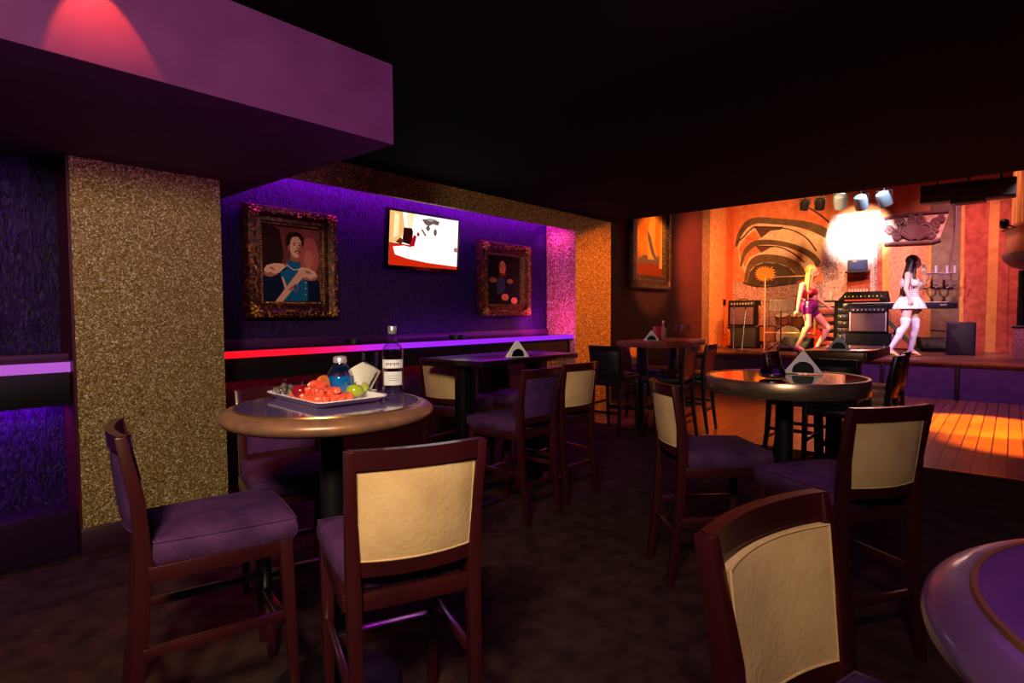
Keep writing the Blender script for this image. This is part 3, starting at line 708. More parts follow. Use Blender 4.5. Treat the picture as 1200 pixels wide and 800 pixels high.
def canvas(t, W_, H_, layers, name='canvas'):
    """layers: (material, [(x,z)...]) in unit square 0..1 from lower left; painted flat, stacked a fraction of a millimetre"""
    m = MB(); ms = []
    for k, (mt, pts) in enumerate(layers):
        if mt not in ms: ms.append(mt)
        m.poly([((x-.5)*W_, -.021-.0006*k, (z-.5)*H_) for x, z in pts], ms.index(mt))
    return m.build(name, ms, t)
def ell(cx, cz, rx, rz, n=24, a0=0, a1=2*PI): return [(cx+rx*math.cos(a0+(a1-a0)*k/n), cz+rz*math.sin(a0+(a1-a0)*k/n)) for k in range(n)]
SQ = [(0, 0), (1, 0), (1, 1), (0, 1)]
pm = lambda n, c: mat('paint_'+n, c, .8, spec=.1)
def portrait(x, y, z, W_, H_, label, second=False):
    t = thing('framed_portrait', label, 'painting', (x, y, z), 0, 'framed portraits on the purple wall'); gold_frame(t, W_, H_, .16)
    w_, h_ = W_-.30, H_-.30
    if not second:
        bg = noisy('paint_mauve_sky', (60, 22, 26), (150, 72, 70), 2.2, .8, spec=.1)
        skin, shad, hair = pm('skin', (226, 168, 132)), pm('skin_shade', (164, 92, 70)), pm('hair_brown', (38, 18, 14))
        blue, navy, ep, epd, belt = pm('uniform_blue', (16, 92, 138)), pm('navy', (12, 24, 52)), pm('epaulette', (226, 176, 150)), pm('epaulette_shade', (170, 104, 84)), pm('belt', (222, 164, 140))
        dk = pm('dark_cloud', (42, 16, 20))
        Ls = [(bg, SQ), (dk, [(0, .35), (.30, .40), (.36, .62), (.30, .95), (.12, 1), (0, 1)]), (pm('rose_cloud', (176, 84, 80)), ell(.80, .62, .17, .26)), (pm('rose_light', (196, 108, 92)), ell(.78, .58, .08, .12)),
              (navy, [(.0, 0), (.02, .34), (.18, .42), (.42, .46), (.62, .46), (.84, .40), (.96, .28), (.98, 0)]),
              (blue, [(.36, 0), (.34, .22), (.30, .38), (.44, .46), (.62, .46), (.74, .36), (.76, .16), (.74, 0)]),
              (blue, [(.40, .44), (.42, .56), (.50, .585), (.60, .56), (.64, .44), (.52, .42)]),
              (epd, [(.02, .36), (.06, .33), (.14, .32), (.24, .35), (.28, .42), (.20, .46), (.06, .44)]), (ep, [(.03, .41), (.08, .47), (.20, .50), (.34, .50), (.40, .47), (.34, .43), (.28, .38), (.20, .36), (.14, .385), (.08, .37)]), (epd, [(.60, .36), (.66, .31), (.80, .29), (.90, .30), (.93, .35), (.86, .40), (.68, .42)]), (ep, [(.58, .42), (.64, .47), (.78, .46), (.89, .41), (.93, .35), (.86, .34), (.80, .31), (.74, .34), (.66, .33), (.62, .37)]), (epd, [(.12, .46), (.18, .44), (.22, .40), (.14, .42)]), (epd, [(.70, .43), (.80, .42), (.82, .38), (.72, .39)]),
              (belt, [(.20, 0), (.32, .0), (.72, .38), (.62, .44)]), (belt, [(.30, .33), (.34, .32), (.42, .14), (.38, .13)]), (epd, [(.42, .16), (.45, .14), (.52, .20), (.49, .22)]),
              (epd, ell(.54, .19, .045, .05)), (blue, ell(.54, .19, .036, .04)),
              (shad, [(.46, .54), (.62, .54), (.62, .64), (.46, .66)]), (hair, ell(.54, .80, .155, .13)), (skin, ell(.555, .735, .105, .145)), (shad, [(.60, .60), (.64, .64), (.665, .74), (.65, .82), (.62, .75), (.60, .70)]),
              (hair, [(.40, .86), (.44, .92), (.60, .93), (.68, .88), (.69, .76), (.665, .84), (.60, .875), (.48, .86), (.45, .74), (.42, .72), (.40, .78)]),
              (shad, ell(.435, .715, .02, .04)), (hair, [(.50, .785), (.55, .795), (.55, .785), (.50, .775)]), (hair, [(.59, .795), (.64, .785), (.64, .775), (.59, .785)]),
              (hair, ell(.53, .76, .016, .009, 12)), (hair, ell(.61, .757, .016, .009, 12)), (shad, [(.575, .75), (.60, .70), (.565, .695)]), (hair, [(.52, .675), (.57, .69), (.63, .672), (.63, .66), (.57, .675), (.52, .66)]), (shad, ell(.575, .65, .028, .009, 12)),
              (pm('cord', (222, 206, 196)), [(.38, .50), (.50, .43), (.62, .45), (.62, .44), (.50, .418), (.38, .488)])]
        for zz in (.10, .18, .26, .34): Ls.append((ep, ell(.70, zz, .010, .010, 10)))
    else:
        bg = noisy('paint_umber_dark', (16, 8, 14), (34, 18, 26), 3, .8, spec=.1); skin = pm('skin2', (196, 120, 78)); navy = pm('navy2', (14, 14, 34)); bl = pm('blue2', (44, 52, 96)); ep = pm('epaulette2', (140, 92, 60)); sh = pm('skin_shade', (164, 92, 70)); wh = pm('rosy_hand', (200, 120, 104))
        Ls = [(bg, SQ), (navy, [(.04, 0), (.06, .40), (.24, .52), (.60, .54), (.80, .46), (.92, .2), (.96, 0)]), (bl, [(.28, .20), (.28, .50), (.42, .58), (.54, .50), (.52, .30), (.44, .22)]),
              (ep, ell(.18, .49, .11, .055)), (ep, ell(.68, .48, .09, .05)), (pm('hair_brown', (38, 18, 14)), ell(.44, .80, .12, .12)), (skin, ell(.45, .75, .10, .14)), (sh, [(.38, .62), (.40, .80), (.37, .84), (.35, .72)]),
              (pm('collar_red', (110, 30, 40)), [(.36, .58), (.54, .58), (.56, .63), (.36, .64)]), (wh, ell(.52, .15, .11, .07)), (wh, ell(.80, .08, .10, .07)), (bl, [(.62, .42), (.66, .36), (.70, .42), (.66, .46)]),
              (sh, [(.44, .77), (.46, .70), (.43, .70)]), (pm('hair_brown', (38, 18, 14)), ell(.41, .775, .014, .008, 10)), (pm('hair_brown', (38, 18, 14)), ell(.49, .775, .014, .008, 10)), (sh, ell(.45, .665, .03, .009, 10))]
    canvas(t, w_, h_, Ls)
a = aty(285, 309, YW-.03); b = aty(393, 315, YW-.03)
portrait((a.x+b.x)/2, YW-.012, 1.80, abs(b.x-a.x), .95, 'gold-framed portrait of a moustached officer in blue, left of the television')
a = aty(560, 327, YW-.03); b = aty(618, 331, YW-.03)
portrait((a.x+b.x)/2, YW-.012, 1.78, abs(b.x-a.x), .90, 'gold-framed dark portrait of a seated officer, right of the television', True)
# tall amber painting on the maroon wall
a = aty(737, 300, YW-.03); b = aty(783, 300, YW-.03); W_ = abs(b.x-a.x)
t = thing('framed_painting', 'tall amber painting in a gold frame on the dark maroon wall', 'painting', ((a.x+b.x)/2, YW-.012, 2.72)); gold_frame(t, W_, 1.9, .26)
amb = noisy('paint_amber_ground', (206, 108, 44), (240, 150, 62), 3, .8, spec=.1); gy = pm('grey_violet', (128, 92, 104)); cr = pm('cream_figure', (238, 172, 96)); rd = pm('russet', (160, 60, 40))
canvas(t, W_-.48, 1.42, [(amb, SQ), (gy, [(0, .18), (.3, .25), (.7, .22), (1, .28), (1, .12), (0, .10)]), (rd, [(0, 0), (1, 0), (1, .12), (.5, .16), (0, .12)]), (cr, [(.42, .2), (.40, .5), (.50, .72), (.60, .80), (.72, .70), (.70, .4), (.78, .2)]),
    (cr, ell(.58, .84, .09, .06)), (rd, ell(.56, .87, .09, .045)), (gy, [(.40, .55), (.52, .48), (.66, .30), (.78, .22), (.72, .18), (.55, .28), (.42, .45)]), (cr, [(.86, .1), (.90, .6), (.96, .9), (1, .9), (1, .1)])])
# television
a = aty(449, 281, YW-.1); b = aty(535, 288, YW-.1)
t = thing('television', 'flat television glowing white and red on the purple wall', 'television', ((a.x+b.x)/2, YW-.125, 2.11)); t.rotation_euler = (math.radians(4), 0, 0)
W_ = abs(b.x-a.x)-.01; H_ = .60
MB().box((0, 0, 0), (W_, .05, H_), bev=.008).box((0, .045, 0), (W_*.6, .06, H_*.6), bev=.02).build('case', mat('tv_black', (10, 8, 14), .2, coat=.4), t)
MB().box((0, .08, -.02), (.2, .05, .2)).build('wall_bracket', BLKM, t)
em = lambda n, c, s: mat('screen_'+n, (4, 4, 4), .3, emit=c, es=s)
S = [(em('white', (255, 250, 246), 1.25), SQ), (em('red', (220, 40, 10), .9), [(0, 0), (1, 0), (1, .06), (.55, .09), (.25, .14), (.08, .2), (.05, .34), (.2, .38), (.3, .36), (.3, .40), (0, .42)]),
     (em('orange', (255, 190, 110), 1), [(0, .42), (.14, .44), (.2, .7), (.17, 1), (0, 1)]), (em('cream', (255, 240, 190), 1), [(.05, .5), (.12, .55), (.13, .95), (.06, .98)]), (em('cream', (255, 240, 190), 1), [(.24, .7), (.30, .7), (.34, 1), (.22, 1)]),
     (em('dark', (60, 8, 6), .6), [(.17, .44), (.30, .40), (.32, .66), (.30, .72), (.19, .72)]), (em('crimson', (190, 10, 24), .9), [(.27, .38), (.34, .38), (.37, .58), (.33, .60), (.30, .50)]), (em('maroon', (110, 50, 20), .7), [(.08, .43), (.16, .40), (.2, .48), (.14, .52)]),
     (em('shade', (120, 96, 90), .8), [(.44, .92), (.60, .96), (.70, .92), (.68, .84), (.60, .86), (.54, .80), (.48, .84)]), (em('shade', (120, 96, 90), .8), ell(.53, .76, .03, .05, 12)), (em('shade', (120, 96, 90), .8), ell(.64, .70, .025, .07, 12)),
     (em('shade', (120, 96, 90), .8), [(.42, .74), (.46, .72), (.51, .62), (.49, .60)]), (em('grey', (170, 170, 160), .9), ell(.56, .93, .05, .03, 12)), (em('rose', (196, 120, 110), .9), ell(.97, .40, .035, .05, 12)), (em('crimson', (190, 10, 24), .9), ell(.39, .62, .02, .04, 12))]
m = MB(); ms = []
for k, (mt, pts) in enumerate(S):
    if mt not in ms: ms.append(mt)
    m.poly([((x-.5)*(W_-.06), -.0262-.0003*k, (z-.5)*(H_-.07)+.008) for x, z in pts], ms.index(mt))
m.build('screen', ms, t)
MB().box((0, -.027, -H_/2+.012), (.05, .003, .008), bev=.001).build('logo_badge', mat('badge_violet', (120, 60, 150), .4), t)

# ------------------------------------------------------------------ stage platform and backdrop
BOARD = noisy('stage_boards', (88, 52, 44), (120, 72, 56), 4, .35, stretch=(.2, 3, 1))
struct('floor', MB().span((XS, -6, .52), (14.4, 5.35, .60), bev=.004), BOARD)
st = MB().span((XS+.02, -6, 0), (XS+.10, 5.3, .52)); struct('trim_4', st, noisy('stage_front_cloth', (64, 40, 84), (78, 48, 96), 6, .6))
tr = MB()
for y in (-.35, .62, 1.6, 2.6): tr.span((XS-.02, y-.03, 0), (XS+.02, y+.03, .52), bev=.004)
struct('trim_5', tr, BLKP)
struct('trim_6', MB().span((XS-.03, -6, .555), (XS+.0, 5.2, .60), bev=.004), mat('stage_edge_brass', (150, 104, 66), .35, .5))
struct('wall_stage_left', MB().span((11.3, 5.2, 0), (14.4, 5.32, 4.7)), noisy('ochre_plaster', (186, 96, 60), (214, 130, 84), 5, .8))
sd_ = MB()
for px0, px1, mi in ((797, 803, 0), (803, 808, 1), (808, 817, 0), (817, 828, 2), (828, 846, 3), (846, 858, 0)):
    a = aty(px0, 320, 5.19); b = aty(px1, 320, 5.19); sd_.span((max(a.x, 11.3), 5.15-.015*mi, .6), (min(b.x, 14.19), 5.2, 4.6), mi=mi)
OR1 = noisy('orange_stucco', (214, 92, 44), (232, 112, 56), 6, .8); CRM = noisy('cream_stucco', (226, 176, 120), (236, 196, 150), 8, .8)
DUN = noisy('dun_stone', (112, 78, 52), (140, 100, 66), 10, .8, .3, 60); REL = noisy('relief_ochre', (200, 116, 66), (228, 150, 92), 12, .8, .6, 50)
struct('trim_7', sd_, [OR1, CRM, DUN, REL])
struct('wall_back', MB().span((XB, -6, 0), (XB+.12, 5.3, 4.7)), noisy('mural_ground', (190, 96, 66), (222, 140, 100), 3.5, .85, detail=8))
# painted mural on the back wall: traced at the wall's own plane
mu = MB(); MUM = []
def mp(px, py, k): q = atx(px, py, XB-.004-.0003*k); return (q.x, q.y, q.z)
layer = [0]
def paint(m_, pts, step=1):
    if m_ not in MUM: MUM.append(m_)
    layer[0] += step
    mu.poly([mp(x, y, layer[0]) for x, y in pts], MUM.index(m_))
def band(m_, o, i):
    if m_ not in MUM: MUM.append(m_)
    layer[0] += 1; n = 28
    def samp(P, t):
        f = t*(len(P)-1); k = min(int(f), len(P)-2); f -= k
        p0, p1, p2, p3 = P[max(k-1, 0)], P[k], P[k+1], P[min(k+2, len(P)-1)]
        return tuple(.5*(2*p1[c]+(p2[c]-p0[c])*f+(2*p0[c]-5*p1[c]+4*p2[c]-p3[c])*f*f+(3*p1[c]-p0[c]-3*p2[c]+p3[c])*f**3) for c in (0, 1))
    A = [samp(o, k/n) for k in range(n+1)]; B = [samp(i, k/n) for k in range(n+1)]
    vs = [mp(*p, layer[0]) for p in A]+[mp(*p, layer[0]) for p in B]
    mu.add(vs, [(k, k+1, n+2+k, n+1+k) for k in range(n)], MUM.index(m_)); return A, B
q = lambda L_: [(780+x/5.714, 200+y/5.714) for x, y in L_]
OLV = noisy('mural_olive_brown', (86, 66, 44), (108, 84, 56), 8, .85); UMB = noisy('mural_umber', (80, 44, 40), (100, 56, 46), 8, .85); CR = noisy('mural_cream', (206, 176, 140), (228, 204, 172), 9, .85)
ORG = noisy('mural_orange', (208, 108, 62), (226, 134, 84), 8, .85); DRK = noisy('mural_shadow_olive', (54, 42, 32), (74, 58, 42), 9, .85); SUN = noisy('mural_sun', (196, 130, 40), (224, 156, 54), 20, .85)
PNK = noisy('mural_rose_plaster_and_hot_spot', (196, 140, 132), (226, 184, 172), 16, .85); LIN = mat('mural_line', (44, 26, 24), .85); SPK = noisy('mural_stipple', (110, 70, 76), (210, 170, 160), 60, .85, lo=.44, hi=.56)
REDP = noisy('mural_red', (160, 62, 48), (194, 90, 68), 9, .85); YEL = noisy('mural_ochre_stripe', (206, 132, 66), (222, 154, 84), 7, .85); GRB = noisy('mural_grey_brown', (112, 84, 74), (134, 104, 88), 8, .85); PNL = noisy('mural_salmon_panel', (212, 120, 90), (232, 150, 116), 22, .85, lo=.4, hi=.6)
paint(ORG, [(845, 228), (850, 420), (1040, 420), (1040, 215)])
paint(SPK, [(852, 330), (856, 415), (990, 415), (990, 330)])
o1 = q([(465, 505), (480, 430), (530, 345), (610, 312), (740, 318), (880, 330), (1010, 355), (1110, 405), (1170, 470), (1195, 530)])
i1 = q([(482, 510), (505, 440), (550, 380), (620, 352), (740, 360), (860, 372), (970, 402), (1060, 445), (1115, 490), (1140, 535)])
paint(CR, i1+q([(1060, 640), (500, 640)]))
# vault panels
paint(ORG, q([(490, 520), (540, 440), (600, 400), (635, 450), (560, 500), (505, 610)]))
paint(UMB, q([(590, 370), (790, 375), (770, 395), (700, 402), (640, 450), (610, 400)]))
band(OLV, o1, i1); band(LIN, q([(470, 480), (520, 440), (560, 395), (610, 372), (760, 378), (860, 398), (950, 450), (1015, 535)]), q([(478, 484), (526, 446), (566, 401), (612, 380), (760, 385), (856, 405), (943, 456), (1005, 540)]))
o2 = q([(495, 640), (515, 550), (560, 490), (630, 462), (760, 468), (870, 495), (965, 535), (1025, 585), (1050, 640)]); i2 = q([(512, 640), (535, 570), (580, 520), (640, 496), (760, 502), (850, 525), (930, 562), (985, 605), (1005, 645)])
paint(CR, i2+q([(900, 700), (540, 700)])); paint(ORG, q([(515, 600), (560, 530), (600, 500), (635, 545), (560, 580), (530, 650)])); paint(UMB, q([(600, 500), (770, 505), (700, 515), (640, 550)]))
band(OLV, o2, i2); band(LIN, q([(640, 500), (760, 508), (850, 545), (935, 612)]), q([(640, 507), (758, 515), (845, 552), (925, 616)]))
o3 = q([(522, 760), (540, 650), (580, 585), (650, 560), (770, 568), (860, 598), (920, 645), (950, 720)]); i3 = q([(545, 760), (562, 680), (600, 635), (660, 615), (750, 620), (820, 645), (870, 690), (885, 740)])
paint(DRK, i3+q([(800, 765), (620, 770)])); band(OLV, o3, i3)
sun = []
for k in range(40):
    a = 2*PI*k/40; r_ = (11.5 if k % 2 else 8.5)*(1.25 if math.cos(a) > .6 else 1); sun.append((780+660/5.714+r_*math.cos(a), 200+690/5.714+r_*.85*math.sin(a)))
paint(SUN, sun); band(LIN, q([(515, 740), (580, 765), (700, 770), (880, 745)]), q([(515, 748), (580, 775), (700, 780), (880, 755)]))
band(LIN, q([(900, 232), (960, 245), (1050, 300), (1145, 385)]), q([(900, 236), (956, 252), (1042, 308), (1135, 390)]))
paint(PNK, [(974, 252), (1032, 246), (1036, 292), (964, 292)]); paint(PNK, [(964, 292), (1036, 292), (1036, 405), (964, 405)]); paint(SPK, [(960, 308), (980, 306), (984, 326), (966, 332)]); paint(SPK, [(1024, 300), (1034, 300), (1034, 400), (1026, 400)])  # upper pale patch added so the white hot spot has no hard edge
rnd = random.Random(11)
for k in range(70):
    x = rnd.uniform(962, 1034); y = rnd.uniform(300, 350)
    paint(LIN if k % 3 else UMB, [(x, y), (x+rnd.uniform(1, 3), y+rnd.uniform(-.5, .5)), (x+1, y+rnd.uniform(.6, 1.6))])
for k in range(60):
    x = rnd.uniform(848, 862); y = rnd.uniform(280, 400); paint(UMB, [(x, y), (x+rnd.uniform(.5, 1.6), y+.4), (x+.6, y+rnd.uniform(.6, 1.8))])
paint(YEL, [(1034, 284), (1042, 284), (1042, 408), (1034, 408)]); paint(REDP, [(1028, 284), (1034, 284), (1034, 408), (1028, 408)])
paint(PNL, [(1042, 284), (1086, 284), (1084, 408), (1042, 408)]); paint(YEL, [(1086, 284), (1092, 284), (1090, 408), (1084, 408)])
paint(GRB, [(1092, 240), (1127, 238), (1123, 412), (1090, 412)]); paint(YEL, [(1127, 238), (1131, 238), (1128, 415), (1123, 415)])
paint(REDP, [(1131, 238), (1160, 236), (1154, 417), (1128, 415)]); paint(YEL, [(1160, 236), (1172, 235), (1166, 417), (1154, 417)]); paint(REDP, [(1172, 235), (1200, 233), (1200, 417), (1166, 417)])
paint(UMB, [(1182, 300), (1183, 300), (1181, 415), (1180, 415)]); paint(LIN, [(1090, 386), (1124, 388), (1124, 390), (1090, 388)])
paint(PNK, [(1030, 256), (1112, 250), (1100, 283), (1038, 286)])
mo = mu.build('wall_mural', MUM); mo['kind'] = 'structure'
# capital relief: scrolls of plaster on the same wall
cap = MB()
def wq(px, py, d): v = atx(px, py, XB-.095-d); return (v.x, v.y, v.z)
def spiral(cx, cy, r, a, turns=1.5, n=22, flip=1, d=0): return [wq(cx+r*(1-k/n)*math.cos(a+flip*k*turns*2*PI/n), cy+r*(1-k/n)*math.sin(a+flip*k*turns*2*PI/n), d) for k in range(n+1)]
for cx, cy, r, a, fl in ((1050, 276, 7, 3.4, 1), (1062, 268, 8, 2.4, 1), (1071, 272, 9, 4.7, 1), (1071, 272, 9, 4.7, -1), (1084, 268, 8, .6, -1), (1092, 274, 7, 5.9, -1), (1042, 270, 5, 3, 1), (1055, 261, 5, 3.2, 1), (1068, 258, 5, 4, 1), (1080, 257, 5, 5, -1), (1097, 262, 6, 5.6, -1), (1104, 256, 4, 5.2, -1)):
    cap.tube(spiral(cx, cy, r, a, flip=fl), .04, 6)
for k in range(9):
    a = -2.6+k*.26; cap.tube([wq(1072+3*math.cos(a), 282+3*math.sin(a), 0), wq(1072+17*math.cos(a), 282+17*math.sin(a), .03), wq(1072+21*math.cos(a+.12), 282+21*math.sin(a+.12), .0)], [.035, .06, .025], 6)
cap.tube([wq(1036, 286, 0), wq(1060, 284.5, 0), wq(1092, 283, 0), wq(1102, 280, 0)], .035, 6); cap.tube([wq(1036, 256, 0), wq(1070, 250, 0), wq(1112, 247, 0)], .03, 6)
c_ = cap.build('plaster_capital', mat('plaster_relief', (110, 66, 74), .7)); tag(c_, 'scrolled plaster capital high on the stage wall above the salmon panel', 'wall ornament')
# chandelier hanging before the grey-brown strip
ch = thing('chandelier', 'faint violet candle chandelier hanging before the stage wall at right', 'chandelier', (0, 0, 0))
CHM = mat('violet_grey_metal', (120, 92, 130), .4, .3)
def hq(px, py, d=0): v = atx(px, py, XB-.35-d); return (v.x, v.y, v.z)
_h = hq(1121, 215); MB().tube([(_h[0], _h[1], 4.6), _h, hq(1120.5, 265), hq(1112, 320)], .008, 6).build('chain', CHM, ch)
MB().tube([hq(1085, 321), hq(1096, 319.5), hq(1108, 321), hq(1121, 319)], .02, 6).build('crossbar', CHM, ch)
for k, px in enumerate((1084, 1097, 1110, 1119)):
    MB().tube([hq(px-5, 321), hq(px-4, 327), hq(px, 330), hq(px+4, 327), hq(px+5, 321)], .012, 6).build('arm', CHM, ch)
    MB().tube([hq(px, 320), hq(px, 311)], .022, 8).build('candle', mat('pale_candle', (190, 170, 200), .5), ch)
    MB().ball(hq(px, 333), .03, seg=8, rings=6).ball(hq(px, 337), .018, seg=8, rings=6).build('glass_drop', mat('violet_drop', (110, 80, 130), .2), ch)

# ------------------------------------------------------------------ overhead rig
def par_can(px, py, x, tgt, col, label, r=.11, emis=None):
    c = atx(px, py, x); t = thing('stage_light', label, 'stage light', c, 0, 'stage lights above the stage')
    d = (Vector(tgt)-c).to_track_quat('-Z', 'Y').to_matrix().to_4x4()
    MB().lathe([(r*.55, r*1.2), (r*.9, r*1.0), (r, r*.5), (r, -r*1.1), (r*.93, -r*1.1), (r*.9, -r*.6)], n=28, M=d, caps=False).lathe([(r*.5, r*1.25), (r*.56, r*1.2)], n=28, M=d).build('housing', col, t)
    MB().lathe([(r*.9, -r*.7), (r*.85, -r*.72)], n=28, M=d).build('lens', mat('dark_lens', (10, 14, 26), .1), t)
    MB().tube([(0, -r*1.1, 0), (0, -r*1.1, r*1.3), (0, r*1.1, r*1.3), (0, r*1.1, 0)], .012, 6).tube([(0, 0, r*1.3), (0, 0, 4.6-c.z)], .016, 6).build('yoke', BLKM, t)
SILB = mat('blue_white_housing', (150, 190, 225), .35, .2)
par_can(985, 236, 12.2, (13.6, 2.6, 1.5), SILB, 'leftmost of the three pale blue stage lights'); par_can(1009, 237, 12.2, (13.4, 2.0, 1.5), SILB, 'middle one of the three pale blue stage lights'); par_can(1036, 233, 12.2, (13.2, 1.2, 1.5), SILB, 'rightmost of the three pale blue stage lights')
par_can(961, 239, 12.2, (13.2, 3.2, 1.5), BLKM, 'black stage light next to the pale blue ones', .09); par_can(943, 240, 12.2, (13.2, 3.6, 1.5), BLKM, 'black stage light farthest left on the rig', .08)
def wall_box(name, px, py, x, wid, hgt, dep, label, cat, rz=0):
    c = atx(px, py, x); t = thing(name, label, cat, c, rz)
    MB().box((0, 0, 0), (dep, wid, hgt), bev=.015).build('cabinet', BLKP, t)
    MB().box((-dep/2-.004, 0, 0), (.008, wid*.9, hgt*.9), bev=.003).build('grille', mat('dark_grille', (24, 20, 28), .7), t)
    MB().tube([(0, 0, hgt/2-.01), (0, 0, 4.6-c.z)], .015, 6).build('hanger', BLKM, t)
wall_box('hanging_loudspeaker', 1098, 228, 11.0, .40, .26, .3, 'left black loudspeaker hung above the capital', 'loudspeaker')
wall_box('hanging_loudspeaker', 1135, 226, 10.8, .42, .30, .3, 'middle black loudspeaker hung above the stage stripes', 'loudspeaker')
wall_box('hanging_loudspeaker', 1173, 221, 10.6, .33, .25, .3, 'right black loudspeaker hung beside the organ pipes', 'loudspeaker')
# balcony with organ pipes
BX, BY = 12.7, -.86
cx = Vector((BX, BY, 0)); R_ = 1.02
t = thing('balcony', 'curved wooden balcony jutting out at the right edge of the stage', 'balcony', (BX, BY, 0))
MB().lathe([(R_-.35, 2.02), (R_-.12, 2.10), (R_-.02, 2.2), (R_, 2.27), (R_, 2.30), (R_-.04, 2.31)], n=64).build('corbel', noisy('violet_brown_moulding', (96, 60, 84), (110, 70, 92), 6, .5), t)
m = MB(); n = 60
for k in range(n):
    a = 2*PI*k/n; m.box(((R_-.05)*math.cos(a), (R_-.05)*math.sin(a), 2.51), (.03, .102, .40), rot=Matrix.Rotation(a, 4, 'Z'), bev=.004)
m.build('panelling', noisy('golden_oak', (176, 108, 60), (200, 130, 76), 4, .5, stretch=(3, 3, .5)), t)
MB().lathe([(R_-.10, 2.70), (R_+.02, 2.70), (R_+.02, 2.74), (R_-.10, 2.74)], n=64, caps=False).build('handrail', MATS['golden_oak'], t)
t = thing('organ_pipes', 'tall golden organ pipes rising above the balcony', 'organ pipes', (BX, BY, 2.28))
for k in range(11):
    a = 1.35+k*.19; MB().lathe([(.012, .3), (.045, .5), (.052, .55), (.052, 2.0-.05*abs(k-5)), (.046, 2.0-.05*abs(k-5))], (.86*math.cos(a), .86*math.sin(a), 0), 14).build('pipe', mat('pipe_brass', (206, 150, 80), .3, .7), t)
MB().lathe([(.92, .03), (.92, .32), (.78, .32), (.78, .03)], n=48, caps=True).build('pipe_chest', MATS['golden_oak'], t)
t = thing('spotlight', 'small white-lensed spotlight fixed on the balcony rim', 'spotlight', (0, 0, 0)); c = atx(1177, 262, 11.95); t.location = c
MB().lathe([(.03, .07), (.06, .05), (.065, -.05), (.058, -.05)], n=20, M=Matrix.Rotation(-1.2, 4, 'Y')).build('housing', BLKM, t)
MB().lathe([(.056, -.04), (.05, -.046)], n=20, M=Matrix.Rotation(-1.2, 4, 'Y')).build('lens', mat('pale_lens', (200, 196, 220), .2), t)
MB().tube([(0, 0, 0), (.12, -.12, -.05)], .012, 6).build('bracket', BLKM, t)
a = atx(1186, 420, 12.2); t = thing('service_counter', 'speckled waist-high box at the right edge of the stage', 'counter', (12.2, a.y-.5, .6))
MB().span((0, -.4, 0), (.5, .5, .50), bev=.01).build('front', noisy('speckled_stone', (120, 70, 60), (196, 140, 112), 60, .6, lo=.45, hi=.55), t); MB().span((-.02, -.42, .50), (.52, .52, .53), bev=.005).build('top', BLKG, t)
a = atx(1193, 350, 12.9); t = MB().lathe([(.07, 0), (.07, 1.45)], n=24).lathe([(.10, 0), (.10, .05)], n=24).build('support_post', BLKM); t.location = (12.95, a.y-.06, .6); tag(t, 'black post carrying the balcony at the right edge of the stage', 'post')

# ------------------------------------------------------------------ instruments and gear on the stage
ZS = .601
def onstage(px, t_, z=ZS): return atd(px, t_, z)
GRILL = mat('grille_cloth_mauve', (84, 58, 68), .8); TOLEX = mat('black_tolex', (7, 6, 9), .7, spec=.15); STZ = -PI/2+.14; KNOB = mat('knob_cream', (220, 210, 190), .4)
LEDR = mat('led_red', (200, 30, 20), .4, emit=(255, 60, 30), es=1.2); LEDB = mat('led_blue', (60, 60, 220), .4, emit=(120, 110, 255), es=1.4); LEDY = mat('led_yellow', (220, 220, 40), .4, emit=(240, 230, 80), es=1.1)
def amp(name, px, t_, z, w_, h_, d_, label, cloth, trim=None, rz=0):
    t = thing(name, label, 'amplifier', onstage(px, t_, z), STZ+rz)
    MB().box((0, 0, h_/2), (w_, d_, h_), bev=.015).build('cabinet', TOLEX, t)
    MB().box((0, -d_/2-.004, h_*.40), (w_*.84, .012, h_*.66), bev=.003).build('grille', cloth, t)
    p = MB().box((0, -d_/2-.004, h_*.86), (w_*.88, .012, h_*.14), bev=.003).build('control_panel', mat('control_strip', (40, 34, 44), .4), t)
    for k in range(8): MB().lathe([(.012, 0), (.010, .02)], (-w_*.36+w_*.72*k/7, -d_/2-.01, h_*.86), 12, M=Matrix.Rotation(PI/2, 4, 'X')).build('knob', KNOB, p)
    if trim:
        for s in (-1, 1): MB().box((s*w_*.44, -d_/2-.008, h_*.42), (.022, .01, h_*.70), bev=.002).build('side_trim', trim, t)
    MB().tube([(-.1, 0, h_), (-.09, 0, h_+.03), (.09, 0, h_+.03), (.1, 0, h_)], .01, 6).build('handle', TOLEX, t)
    return t
amp('bass_amplifier', 871, 12.7, 1.08, .56, .56, .38, 'dark bass amplifier standing on a black box at the left end of the stage', GRILL)
t = thing('speaker_cabinet', 'black speaker cabinet carrying the bass amplifier at the left end of the stage', 'speaker cabinet', onstage(872, 12.7), STZ)
MB().box((0, 0, .235), (.62, .42, .47), bev=.015).build('cabinet', TOLEX, t); MB().box((0, -.214, .235), (.54, .01, .40), bev=.003).build('grille', mat('black_grille', (12, 11, 14), .8), t)
amp('guitar_amplifier', 1017, 10.8, 0.98, .64, .50, .28, 'guitar combo amplifier with mauve grille and silver side trims, on a black case', GRILL, mat('silver_trim', (200, 186, 190), .4, .4))
t = thing('flight_case', 'black flight case under the guitar combo amplifier', 'case', onstage(1018, 10.8), STZ)
MB().box((0, 0, .185), (.78, .42, .37), bev=.01).build('case_body', TOLEX, t)
for s in (-1, 1): MB().box((s*.375, -.212, .185), (.03, .01, .36), bev=.003).build('corner_edge', CHROME, t)
